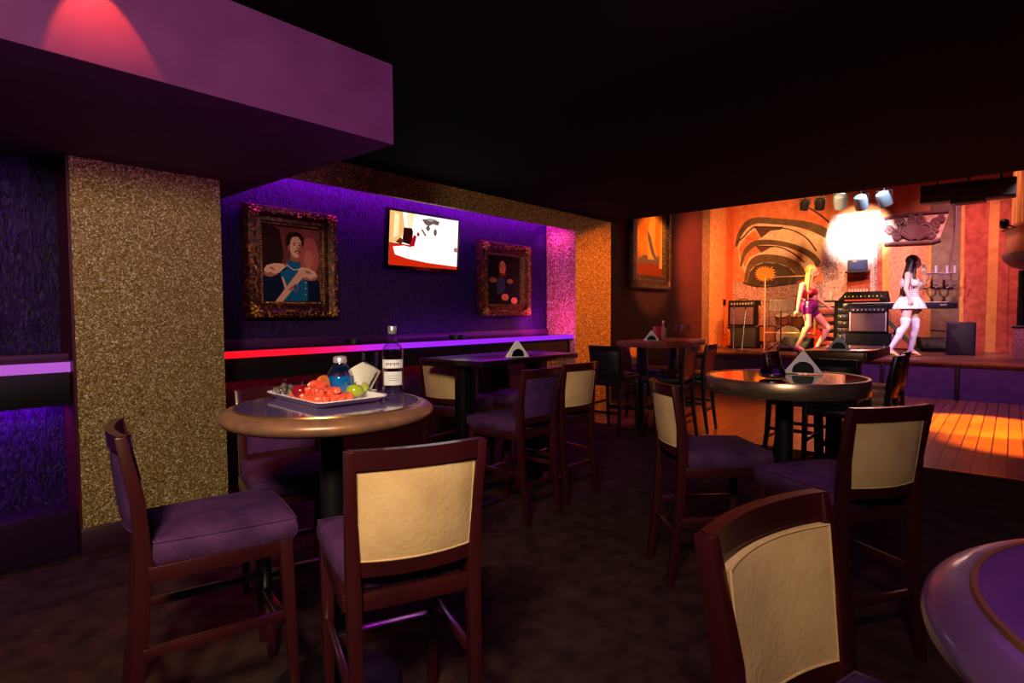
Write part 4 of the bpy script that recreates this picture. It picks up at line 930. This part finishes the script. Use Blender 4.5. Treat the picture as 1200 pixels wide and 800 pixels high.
# keyboard on a cross stand
kb = thing('stage_keyboard', 'long black stage keyboard on a crossed stand behind the dancers', 'keyboard', onstage(1052, 11.0, ZS), STZ-.14)
MB().box((0, 0, .88), (1.8, .26, .12), bev=.02).build('keyboard_body', mat('keyboard_shell', (30, 24, 48), .35), kb)
MB().box((0, -.06, .942), (1.5, .11, .012), bev=.002).build('keys', WHITE, kb)
MB().box((.70, -.132, .89), (.10, .004, .03)).build('logo_plate', mat('logo_silver', (150, 150, 180), .4), kb)
for s in (-1, 1):
    for q in (-.13, .13): MB().tube([(-.35*s, q, .02), (.35*s, q, .81)], .018, 8).build('stand_leg', BLKM, kb)
# mixer and rack tower
rk = thing('equipment_rack', 'black equipment rack with small coloured lights beside the combo amplifier', 'rack', onstage(1010, 11.75), STZ-.14)
MB().box((0, 0, .485), (.86, .44, .97), bev=.012).build('cabinet', TOLEX, rk)
for k in range(6):
    u = MB().box((-.18, -.226, .12+k*.135), (.42, .012, .115), bev=.003).build('rack_unit', mat('rack_face', (34, 28, 40), .35), rk)
    for j in range(4): MB().box((-.34+.07*j, -.235, .14+k*.135), (.022, .006, .014)).build('indicator_light', (LEDR, LEDY, LEDB)[(k+j) % 3], u)
mx = thing('mixing_desk', 'dark mixing desk sitting on top of the rack under the wall monitor', 'mixer', onstage(1012, 11.75, ZS+.971), STZ-.14)
MB().add([(-.42, -.25, 0), (.42, -.25, 0), (.42, .25, 0), (-.42, .25, 0), (-.40, -.24, .06), (.40, -.24, .06), (.38, .24, .22), (-.38, .24, .22)], [(3, 2, 1, 0), (4, 5, 6, 7), (0, 1, 5, 4), (1, 2, 6, 5), (2, 3, 7, 6), (3, 0, 4, 7)]).build('desk_body', TOLEX, mx)
for k in range(10):
    MB().box((-.32+.07*k, -.10, .115), (.014, .03, .012), rot=Matrix.Rotation(.32, 4, 'X')).build('fader', KNOB if k % 2 else LEDY, mx)
MB().box((0, -.252, .035), (.60, .004, .02)).build('light_row', LEDR, mx)
dr = thing('drawer_rack', 'low rack with orange-lit trays between the left dancer and the amplifier', 'rack', onstage(968, 12.3), STZ-.14)
for s in (-1, 1): MB().box((s*.21, 0, .5), (.03, .4, 1.0), bev=.004).build('side_panel', TOLEX, dr)
for k in range(6):
    MB().box((0, 0, .06+k*.165), (.40, .40, .02), bev=.003).build('shelf', BLKM, dr)
    if k < 5: MB().box((0, -.19, .13+k*.165), (.37, .02, .085), bev=.01).build('tray', mat('orange_lit_tray', (176, 90, 60), .5), dr)  # the warm light on the trays is put into their colour
MB().box((0, 0, 1.0), (.45, .42, .03), bev=.004).build('top', BLKM, dr)
t = MB().lathe([(.035, 0), (.037, .004), (.037, .15), (.030, .17), (.030, .19)], n=20).build('drink_tumbler', WHITE, loc=onstage(973, 12.3, ZS+1.016)); tag(t, 'white tumbler on top of the tray rack beside the left dancer', 'tumbler')
# drums
DW = noisy('drum_maple', (140, 82, 40), (170, 104, 54), 6, .3, coat=.4); SKIN_ = mat('drum_skin', (196, 170, 120), .5)
dk = thing('drum_kit', 'drum kit standing behind the clear acrylic screen', 'drum kit', onstage(921, 12.3), STZ-.14)
def drum(c, r, h, rot, nm, par):
    d = MB().lathe([(r, -h/2), (r, h/2)], c, 32, M=rot, caps=False).build(nm, DW, par); MB().lathe([(r*.985, -h/2+.005), (r*.985, h/2-.005)], c, 32, M=rot).build('drum_skin', SKIN_, d)
    for s in (-1, 1): MB().lathe([(r*1.03, s*h/2-.012), (r*1.03, s*h/2+.012), (r*.97, s*h/2+.012), (r*.97, s*h/2-.012)], c, 32, M=rot, caps=False).build('hoop', CHROME, d)
RX = Matrix.Rotation(PI/2, 4, 'X')
drum((.12, 0, .30), .29, .42, RX, 'bass_drum', dk); drum((-.08, -.02, .72), .16, .20, Matrix.Rotation(.4, 4, 'X'), 'tom_drum', dk); drum((.28, -.02, .72), .17, .22, Matrix.Rotation(.4, 4, 'X'), 'tom_drum', dk); drum((-.42, .0, .36), .20, .38, Matrix(), 'floor_tom', dk); drum((.50, .1, .52), .18, .15, Matrix.Rotation(.15, 4, 'X'), 'snare_drum', dk)
CY = mat('cymbal_brass', (216, 160, 70), .25, .9)
for x, y, z, r, tl in ((-.42, .1, 1.12, .22, .25), (.50, .1, 1.05, .22, -.3), (.15, .25, 1.25, .23, .12)):
    c = MB().lathe([(r, 0), (r*.5, .018), (.05, .026), (.03, .045), (.004, .05)], (x, y, z), 32, M=Matrix.Rotation(tl, 4, 'Y')).build('cymbal', CY, dk)
    s_ = MB().tube([(x, y, z), (x, y, .12)], .010, 6)
    for a in (0, 2.1, 4.2): s_.tube([(x, y, .30), (x+.22*math.cos(a), y+.22*math.sin(a), .01)], .008, 6)
    s_.build('cymbal_stand', CHROME, dk)
dk.scale = (.88, .88, .88)
# acrylic screen
ac = thing('acrylic_screen', 'clear acrylic drum screen with lit edges left of the first dancer', 'screen', onstage(896, 12.05), STZ-.14)
for k in range(2):
    a = -.12+.0*k; x0 = k*.46
    MB().box((x0+.23, .03*k, .75), (.455, .008, 1.5), bev=.002).build('panel', PLEXI, ac)
MB().box((0, 0, .75), (.015, .014, 1.5), bev=.002).build('edge_strip', EDGE, ac); MB().box((.46, .02, 1.495), (.92, .012, .010), bev=.002).build('edge_strip', EDGE, ac); MB().box((.46, .0, .36), (.92, .014, .014), bev=.002).build('edge_strip', EDGE, ac)
# music stand
ms_ = thing('music_stand', 'black tripod music stand before the acrylic screen', 'music stand', onstage(915, 11.3), STZ)
m = MB()
for k in range(7): m.box((0, 0, .80+.035*k), (.42-.0*k, .006, .012), rot=Matrix.Rotation(-.35, 4, 'X'))
for x in (-.2, -.1, 0, .1, .2): m.box((x, 0, .905), (.012, .006, .24), rot=Matrix.Rotation(-.35, 4, 'X'))
m.box((0, -.055, .79), (.44, .05, .01)); m.build('desk', BLKM, ms_); MB().tube([(0, .01, .16), (0, .01, .90)], .012, 8).build('pole', BLKM, ms_)
for a in (.5, 2.6, 4.7): MB().tube([(0, .01, .22), (.30*math.cos(a), .30*math.sin(a), .01)], .010, 6).build('leg', BLKM, ms_)
# microphone stands
def mic_stand(px, t_, h, label, lean=0):
    t = thing('microphone_stand', label, 'microphone stand', onstage(px, t_), camrz, 'microphone stands')
    MB().lathe([(.13, 0), (.13, .012), (.03, .03), (.012, .035)], n=24).build('base', CHROME, t); MB().tube([(0, 0, .02), (lean, 0, h)], .010, 8).build('pole', CHROME, t)
    MB().ball((lean, 0, h+.04), .022, seg=10, rings=8).tube([(lean, 0, h), (lean, 0, h+.03)], .014, 8).build('microphone', BLKM, t)
mic_stand(860, 12.0, .85, 'thin microphone stand in front of the left edge of the bass amplifier'); mic_stand(870, 11.6, .82, 'thin leaning microphone stand in front of the middle of the bass amplifier', .06)
# guitars on stands
def guitar(px, t_, body, label, rz=0, z=ZS):
    t = thing('electric_guitar', label, 'guitar', onstage(px, t_, z), STZ+rz)
    pts = []
    for k in range(40):
        a = 2*PI*k/40; r = .155*(1+.22*math.cos(2*a+PI)+.10*math.sin(a)*0); pts.append((r*math.cos(a)*.95, .24+.20*math.sin(a)*(1.05+.05*math.cos(2*a))))
    n = len(pts); vs = [(x, -.02, z_) for x, z_ in pts]+[(x, .025, z_) for x, z_ in pts]
    MB().add(vs, [tuple(range(n)), tuple(range(2*n-1, n-1, -1))]+[(k, (k+1) % n, n+(k+1) % n, n+k)[::-1] for k in range(n)]).build('guitar_body', body, t)
    MB().box((0, -.028, .62), (.05, .02, .62), bev=.006).build('neck', DW, t); MB().box((0, -.028, .98), (.075, .016, .15), bev=.006).build('headstock', TOLEX, t)
    MB().box((0, -.024, .22), (.09, .012, .03), bev=.003).box((0, -.024, .32), (.09, .012, .03), bev=.003).build('pickup', CHROME, t)
    s_ = MB().tube([(0, .09, .0), (0, .06, .45)], .010, 6)
    for x in (-.12, .12): s_.tube([(0, .06, .12), (x, -.10, .01)], .009, 6).tube([(0, .06, .12), (x*.7, -.03, .06)], .009, 6)
    s_.build('stand', BLKM, t)
guitar(955, 11.8, mat('red_guitar', (200, 40, 24), .2, coat=.6), 'red electric guitar on its stand behind the left dancer')
guitar(889, 13.05, mat('wine_guitar', (110, 20, 34), .25, coat=.6), 'dark wine-red guitar standing right of the bass amplifier', .3)
guitar(850, 12.3, mat('amber_guitar', (170, 80, 30), .3, coat=.5), 'amber guitar on a low stand at the far left of the stage', -.6, ZS)
# loudspeaker and floor wedges
t = thing('stage_loudspeaker', 'black loudspeaker box standing on the stage right of the second dancer', 'loudspeaker', onstage(1126, 10.3), STZ)
MB().box((0, 0, .29), (.40, .36, .58), bev=.02).build('cabinet', mat('violet_black_case', (26, 20, 48), .4), t); MB().box((0, -.183, .29), (.34, .01, .52), bev=.004).build('grille', mat('dark_grille', (24, 20, 28), .7), t)
for k, (px, t_) in enumerate(((1098, 11.2), (932, 11.5))):
    t = thing('floor_monitor', ('low black floor monitor under the right end of the keyboard', 'low black floor monitor between the music stand and the left dancer')[k], 'floor monitor', onstage(px, t_), STZ+(.2, -.3)[k])
    MB().add([(-.28, -.18, 0), (.28, -.18, 0), (.28, .2, 0), (-.28, .2, 0), (-.28, -.18, .06), (.28, -.18, .06), (.28, .12, .27), (-.28, .12, .27), (.28, .2, .27), (-.28, .2, .27)], [(3, 2, 1, 0), (4, 5, 6, 7), (0, 1, 5, 4), (7, 6, 8, 9), (1, 2, 8, 6), (1, 6, 5), (3, 0, 7, 9), (0, 4, 7), (2, 3, 9, 8)]).build('cabinet', TOLEX, t)
    MB().add([(-.25, -.172, .073), (.25, -.172, .073), (.25, .112, .268), (-.25, .112, .268)], [(0, 1, 2, 3)]).build('grille', mat('dark_grille', (24, 20, 28), .7), t)
# monitor and red cabinet on the wall
c = atx(1005, 311, 13.92); t = thing('wall_monitor', 'small grey monitor box on a shelf bracket high on the stage wall', 'monitor', c, STZ)
MB().box((0, 0, 0), (.36, .20, .24), bev=.02).build('case', mat('slate_case', (56, 58, 84), .4), t); MB().box((0, -.102, .01), (.28, .006, .17), bev=.003).build('screen', mat('dim_screen', (60, 70, 110), .2, emit=(90, 90, 130), es=.25), t)
MB().box((0, 0, -.14), (.44, .26, .03), bev=.005).box((0, .15, -.10), (.04, .16, .10)).build('shelf_bracket', BLKM, t)
c = atx(1006, 330, 14.08); t = thing('wall_banner', 'russet hanging banner with pale worn lettering below the wall monitor', 'banner', c, -PI/2)
MB().box((0, 0, 0), (.42, .02, .50), bev=.002).build('cloth', noisy('russet_banner', (150, 60, 40), (180, 80, 56), 8, .8), t)
rnd = random.Random(4); m = MB()
for k in range(7): m.box((-.16+.053*k, -.012, -.18), (.030, .004, .055)); m.box((-.16+.053*k, -.0135, -.18), (.012, .004, .028), mi=1)
for k in range(5): m.box((-.15+.075*k, -.012, .06+.01*(k % 2)), (.05, .004, .02), mi=2)
m.build('lettering', [mat('pale_letter', (226, 200, 170), .6), MATS['russet_banner'], mat('dark_letter', (90, 20, 24), .6)], t)

# ------------------------------------------------------------------ the two dancers
def person(px, py, t_, ox, oy, mpp, label, spec, skin):
    """spec joints are (x, y, depth): traced in an enlargement whose origin foot point is (ox, oy), mpp metres per enlarged pixel"""
    t = thing('person', label, 'person', onstage(px, t_), camrz)
    J = {k: Vector(((v[0]-ox)*mpp, v[2], (oy-v[1])*mpp)) for k, v in spec['J'].items()}
    b = MB(); c = b.cap
    H = J['head']; r = .098
    fx = spec['face']  # unit direction of the face, local
    f = Vector(fx).normalized(); s = Vector((f.y, -f.x, 0)).normalized(); up = Vector((0, 0, 1))
    rot = Matrix((( f.x, s.x, 0, 0), (f.y, s.y, 0, 0), (0, 0, 1, 0), (0, 0, 0, 1)))
    b.ball(H+up*.015, (.092, .076, .102), rot=rot); b.ball(H+f*.022-up*.045, (.062, .056, .066), rot=rot); b.ball(H+f*.052-up*.088, (.024, .026, .020), rot=rot)
    c(H+f*.088-up*.004, H+f*.108-up*.034, .010, .015); b.ball(H+f*.088-up*.058, (.012, .022, .010), rot=rot)
    b.ball(H+f*.080+up*.026, (.014, .05, .010), rot=rot)
    for q in (-1, 1): b.ball(H+s*q*.076-up*.01, (.018, .010, .028), rot=rot)
    c(H-up*.06-f*.015, J['neck'], .050, .054)
    N_, W_, P_ = J['neck'], J['waist'], J['pelvis']
    for a, q in (('sl', 'el'), ('sr', 'er')):
        c(N_-up*.035, J[a], .055, .050); c(J[a], J[q], .047, .036)
    for e, h in (('el', 'hl'), ('er', 'hr')): c(J[e], J[h], .036, .024)
    ch = (J['sl']+J['sr'])/2-up*.14
    b.ball(ch, (.155, .105, .17)); b.ball((ch+W_)/2, (.130, .092, .15)); b.ball(W_, (.115, .088, .12)); b.ball((W_+P_)/2, (.124, .090, .11)); b.ball(P_, (.163, .115, .13))
    br = Vector((f.x*.6+0, -.0, 0)); bd = Vector((f.x*.55, -.75, 0)).normalized(); bs = Vector((bd.y, -bd.x, 0))
    for q in (-1, 1): b.ball(ch+bd*.085+bs*q*.068-up*.005, (.062, .062, .062))
    b.ball(P_-bd*.06-up*.03, (.14, .11, .11))
    for a, k_, n_, t2 in (('pl', 'kl', 'al', 'tl'), ('pr', 'kr', 'ar', 'tr')):
        c(J[a], J[k_], .088, .056, n=16); c(J[k_], J[n_], .056, .034, n=14); cal = J[k_].lerp(J[n_], .32)-f*.012; b.ball(cal, (.047, .050, .11))
        c(J[n_], J[t2], .034, .024); c(J[n_], J[n_]-(J[t2]-J[n_]).normalized()*.03-up*.03, .03, .026)
    # hands: palm, four fingers, thumb
    for e, h, curl in (('el', 'hl', spec.get('cl', .5)), ('er', 'hr', spec.get('cr', .5))):
        d = (J[h]-J[e]).normalized(); side = d.cross(Vector((0, 1, 0))).normalized(); nrm = side.cross(d).normalized()
        pal = J[h]+d*.05; c(J[h], pal, .025, .030)
        for k in range(4):
            o = side*(-.026+.0175*k); L_ = (.062, .074, .070, .054)[k]; p1 = pal+o+d*.02; p2 = p1+(d*math.cos(curl)+nrm*math.sin(curl))*L_*.55; p3 = p2+(d*math.cos(curl*2.2)+nrm*math.sin(curl*2.2))*L_*.5
            c(p1, p2, .0095, .0085, n=8); c(p2, p3, .0085, .007, n=8)
        th = J[h]+d*.025-side*.022; c(th, th-side*.025+d*.03+nrm*.012, .011, .009, n=8); c(th-side*.025+d*.03+nrm*.012, th-side*.022+d*.055+nrm*.03, .009, .007, n=8)
    remesh(b, 'body', skin, t, .0085, 3)
    e = MB()
    for q in (-1, 1): e.ball(H+f*.078+s*q*.031+up*.006, (.010, .012, .007), rot=rot, seg=8, rings=6)
    e.build('eyes', mat('eye_dark', (30, 16, 14), .3), t)
    MB().ball(H+f*.096-up*.060, (.006, .020, .008), rot=rot, seg=10, rings=6).build('lips', mat('lips_red', (170, 30, 40), .4), t)
    return t, J, f, s, rot
up = Vector((0, 0, 1))
SK1 = mat('dancer_skin', (232, 176, 150), .5); SK2 = mat('dancer_skin_fair', (236, 186, 170), .5)
def flat_shoes(t, J, m_, heel=.05):
    for a, q in (('al', 'tl'), ('ar', 'tr')):
        A_, T_ = J[a], J[q]; d = (T_-A_); d.z = 0; d.normalize()
        m = MB(); toe = Vector((T_.x, T_.y, .022))+d*.02; he = Vector((A_.x, A_.y, .03))-d*.035
        m.cap(he+Vector((0, 0, heel)), toe, .034, .030); m.cap(he+Vector((0, 0, heel+.01)), he+Vector((0, 0, .0)), .028, .016); m.box(((he+toe)/2).to_tuple()[:2]+(.006,), (.10, .05, .012), rot=Matrix.Rotation(math.atan2(d.y, d.x), 4, 'Z'))
        remesh(m, 'shoe', m_, t, .007, 2)
# left dancer: long blond hair, wine top, shiny purple shorts, stepping with bent knees
sp = {'face': (.93, -.36, -.05), 'cl': .5, 'cr': .35, 'J': {'head': (190, 157, 0), 'neck': (170, 225, .01), 'sl': (108, 252, -.06), 'sr': (214, 252, .08), 'el': (82, 345, -.10), 'hl': (62, 430, -.14), 'er': (250, 350, .08), 'hr': (318, 412, .02),
      'waist': (182, 335, 0), 'pelvis': (172, 400, 0), 'pl': (145, 420, -.05), 'pr': (200, 425, .05), 'kl': (138, 545, -.16), 'al': (88, 690, -.02), 'tl': (120, 722, -.14), 'kr': (290, 560, -.10), 'ar': (240, 690, .02), 'tr': (190, 722, -.12)}}
d1, J, f, s, rot = person(948, 409, 11.2, 172, 733, .00268, 'blond dancer in purple shorts and wine-red top stepping on the stage', sp, SK1)
h = MB(); H = J['head']
h.ball(H+up*.038-f*.034, (.098, .092, .098), rot=rot)
rnd = random.Random(2)
for k in range(26):
    a = k/25; lat = s*(-.085+.17*a); st = H-f*(.055+.03*math.sin(PI*a))+lat+up*.03
    end = H+Vector((-.10+.03*rnd.uniform(-1, 1), -.03, 0))+lat*.9-up*(.50+.08*rnd.uniform(-1, 1))
    mid = st.lerp(end, .45)+Vector((-.03, -.03, 0)); h.cap(st, mid, .026, .024, n=8); h.cap(mid, end, .024, .007, n=8)
for q in (-1, 1):
    for k in range(3): h.cap(H+up*.10+f*.016*k, H+s*q*.082-f*.03-up*.06+f*.010*k, .020, .016, n=8)
    h.cap(H+s*q*.080-f*.01-up*.06, H+s*q*.088-f*.02-up*.33-up*.05*q, .018, .009, n=8)
remesh(h, 'hair', noisy('blond_hair', (206, 150, 60), (240, 200, 110), 14, .5, stretch=(6, 6, .6)), d1, .009, 2)
WINE = noisy('wine_velvet', (120, 16, 40), (150, 24, 52), 20, .5); PSH = mat('purple_satin', (104, 26, 110), .22, coat=.6)
ch = (J['sl']+J['sr'])/2-up*.14; m = MB(); bd = Vector((f.x*.55, -.75, 0)).normalized(); bs = Vector((bd.y, -bd.x, 0))
m.lathe([(.135, -.10), (.158, -.04), (.165, .03), (.150, .07)], ch, 32, sy=.74)
for q in (-1, 1): m.ball(ch+bd*.090+bs*q*.068-up*.005, (.068, .068, .066))
o = remesh(m, 'bandeau_top', WINE, d1, .008, 2)
m = MB()
for q in ('sl', 'sr'): m.tube([ch+(J[q]-ch)*Vector((1, 1, 1)).length*.30+bd*.11, J[q]*.6+J['neck']*.4+up*.022, ch+(J[q]-ch)*.4-bd*.09], .008, 6)
m.build('straps', WINE, d1)
m = MB(); m.ball(J['pelvis'], (.174, .129, .135)); m.ball((J['waist']+J['pelvis'])/2+bd*-.01, (.136, .103, .09)); m.ball(J['pelvis']-bd*.06-up*.03, (.152, .122, .118))
for a, k_ in (('pl', 'kl'), ('pr', 'kr')): m.cap(J[a], J[a].lerp(J[k_], .22), .102, .094)
remesh(m, 'shorts', PSH, d1, .009, 2)
flat_shoes(d1, J, mat('mauve_shoe', (150, 60, 120), .35))
# right dancer: long dark hair, white striped dress, white over-knee stockings, microphone at her mouth
sp = {'face': (.97, -.24, .04), 'cl': .6, 'cr': 1.0, 'J': {'head': (226, 118, 0), 'neck': (210, 175, .01), 'sl': (162, 200, -.09), 'sr': (248, 204, .10), 'el': (140, 295, -.13), 'hl': (158, 366, -.17), 'er': (296, 262, .02), 'hr': (272, 196, -.07),
      'waist': (208, 310, 0), 'pelvis': (200, 385, 0), 'pl': (172, 405, -.06), 'pr': (232, 405, .05), 'kl': (148, 540, -.10), 'al': (78, 700, .0), 'tl': (104, 732, -.10), 'kr': (240, 545, -.02), 'ar': (232, 700, .06), 'tr': (266, 732, -.03)}}
d2, J, f, s, rot = person(1065, 418, 9.95, 200, 745, .00256, 'dark-haired singer in a white striped mini dress and white stockings on the stage', sp, SK2)
h = MB(); H = J['head']; h.ball(H+up*.038-f*.036, (.100, .094, .100), rot=rot)
rnd = random.Random(6)
for k in range(26):
    a = k/25; lat = s*(-.09+.18*a); st = H-f*(.05+.035*math.sin(PI*a))+lat+up*.03
    end = H+Vector((-.17+.04*rnd.uniform(-1, 1), .0, 0))+lat*1.0-up*(.60+.09*rnd.uniform(-1, 1))
    mid = st.lerp(end, .4)+Vector((-.035, -.02, 0)); h.cap(st, mid, .028, .026, n=8); h.cap(mid, end, .026, .008, n=8)
for q in (-1, 1):
    for k in range(3): h.cap(H+up*.10+f*.016*k, H+s*q*.084-f*.03-up*.06+f*.010*k, .021, .017, n=8)
    h.cap(H+s*q*.084-f*.03-up*.05, H+s*q*.090+Vector((-.06, -.04, 0))-up*.44, .024, .012, n=8); h.cap(H+s*q*.082-f*.02-up*.05, H+s*q*.07+Vector((-.02, -.06, 0))-up*.36, .018, .009, n=8)
remesh(h, 'hair', noisy('dark_brown_hair', (30, 14, 20), (58, 26, 36), 14, .4, stretch=(6, 6, .6)), d2, .009, 2)
def striped():
    m = mat('white_striped_jersey', (236, 226, 232), .7); b = m.node_tree.nodes['Principled BSDF']; v = coords(m)
    sp_ = N(m, 'ShaderNodeSeparateXYZ'); L(m, v, sp_.inputs[0]); mu_ = N(m, 'ShaderNodeMath', _operation='MULTIPLY'); mu_.inputs[1].default_value = 190; L(m, sp_.outputs[2], mu_.inputs[0])
    sn = N(m, 'ShaderNodeMath', _operation='SINE'); L(m, mu_.outputs[0], sn.inputs[0]); L(m, ramp(m, sn.outputs[0], [(.55, (240, 232, 236)), (.8, (206, 120, 120))]), b.inputs['Base Color']); return m
ch = (J['sl']+J['sr'])/2-up*.14; bd = Vector((f.x*.55, -.75, 0)).normalized(); bs = Vector((bd.y, -bd.x, 0)); m = MB()
m.ball(ch+up*.0, (.166, .118, .17)); m.ball((ch+J['waist'])/2, (.140, .102, .15)); m.ball(J['waist'], (.126, .098, .12))
for q in (-1, 1): m.ball(ch+bd*.088+bs*q*.068-up*.005, (.069, .069, .069))
for q in ('sl', 'sr'): m.cap(J['neck'].lerp(J[q], .55)-up*.01, J[q].lerp(ch, .1)-up*.02, .052, .056)
m.ball((J['waist']+J['pelvis'])/2, (.150, .115, .11)); remesh(m, 'dress_top', striped(), d2, .009, 2)
m = MB(); P = J['pelvis']; n = 60; vs = []; fs = []
for j, (rr_, z) in enumerate(((.150, .10), (.190, .05), (.232, -.03), (.255, -.10), (.250, -.102), (.225, -.03), (.183, .05), (.143, .10))):
    for k in range(n):
        a = 2*PI*k/n; r_ = rr_*(1+(.07*max(0, (.10-z)/.2))*math.sin(a*11)); vs.append((P.x+r_*math.cos(a), P.y+r_*.80*math.sin(a), P.z+z))
for j in range(7):
    for k in range(n): fs.append((j*n+k, j*n+(k+1) % n, (j+1)*n+(k+1) % n, (j+1)*n+k))
m.add(vs, fs).build('skirt', mat('white_cotton', (238, 228, 234), .75), d2)
m = MB().box((P.x+.11, P.y-.11, P.z+.44), (.03, .012, .16), bev=.004, rot=Matrix.Rotation(-.2, 4, 'Y')).box((P.x+.02, P.y-.135, P.z+.44), (.025, .01, .10), bev=.004).build('chest_print', mat('orange_print', (226, 96, 50), .6), d2)
for a, k_, n_ in (('pl', 'kl', 'al'), ('pr', 'kr', 'ar')):
    m = MB(); st = J[a].lerp(J[k_], .72); m.cap(st, J[k_], .080, .060, n=16); m.cap(J[k_], J[n_], .060, .039, n=14); m.ball(J[k_].lerp(J[n_], .32)-f*.012, (.051, .054, .114)); m.cap(J[n_], J[n_]-up*.03, .039, .036)
    remesh(m, 'stocking', mat('white_stocking', (240, 236, 244), .7), d2, .008, 2)
flat_shoes(d2, J, mat('gold_shoe', (190, 140, 70), .3, .6))
mh = J['hr']+(J['hr']-J['er']).normalized()*.07
t = thing('microphone', 'silver microphone held at the dark-haired singer\'s mouth', 'microphone', d2.location, camrz)
tip = H+f*.15-up*.065
MB().tube([mh-(tip-mh).normalized()*.05, tip-(tip-mh).normalized()*.03], [.011, .015], 12).build('handle', mat('silver_mic', (190, 190, 200), .3, .7), t); MB().ball(tip, .024).build('grille_head', MATS['silver_mic'], t)
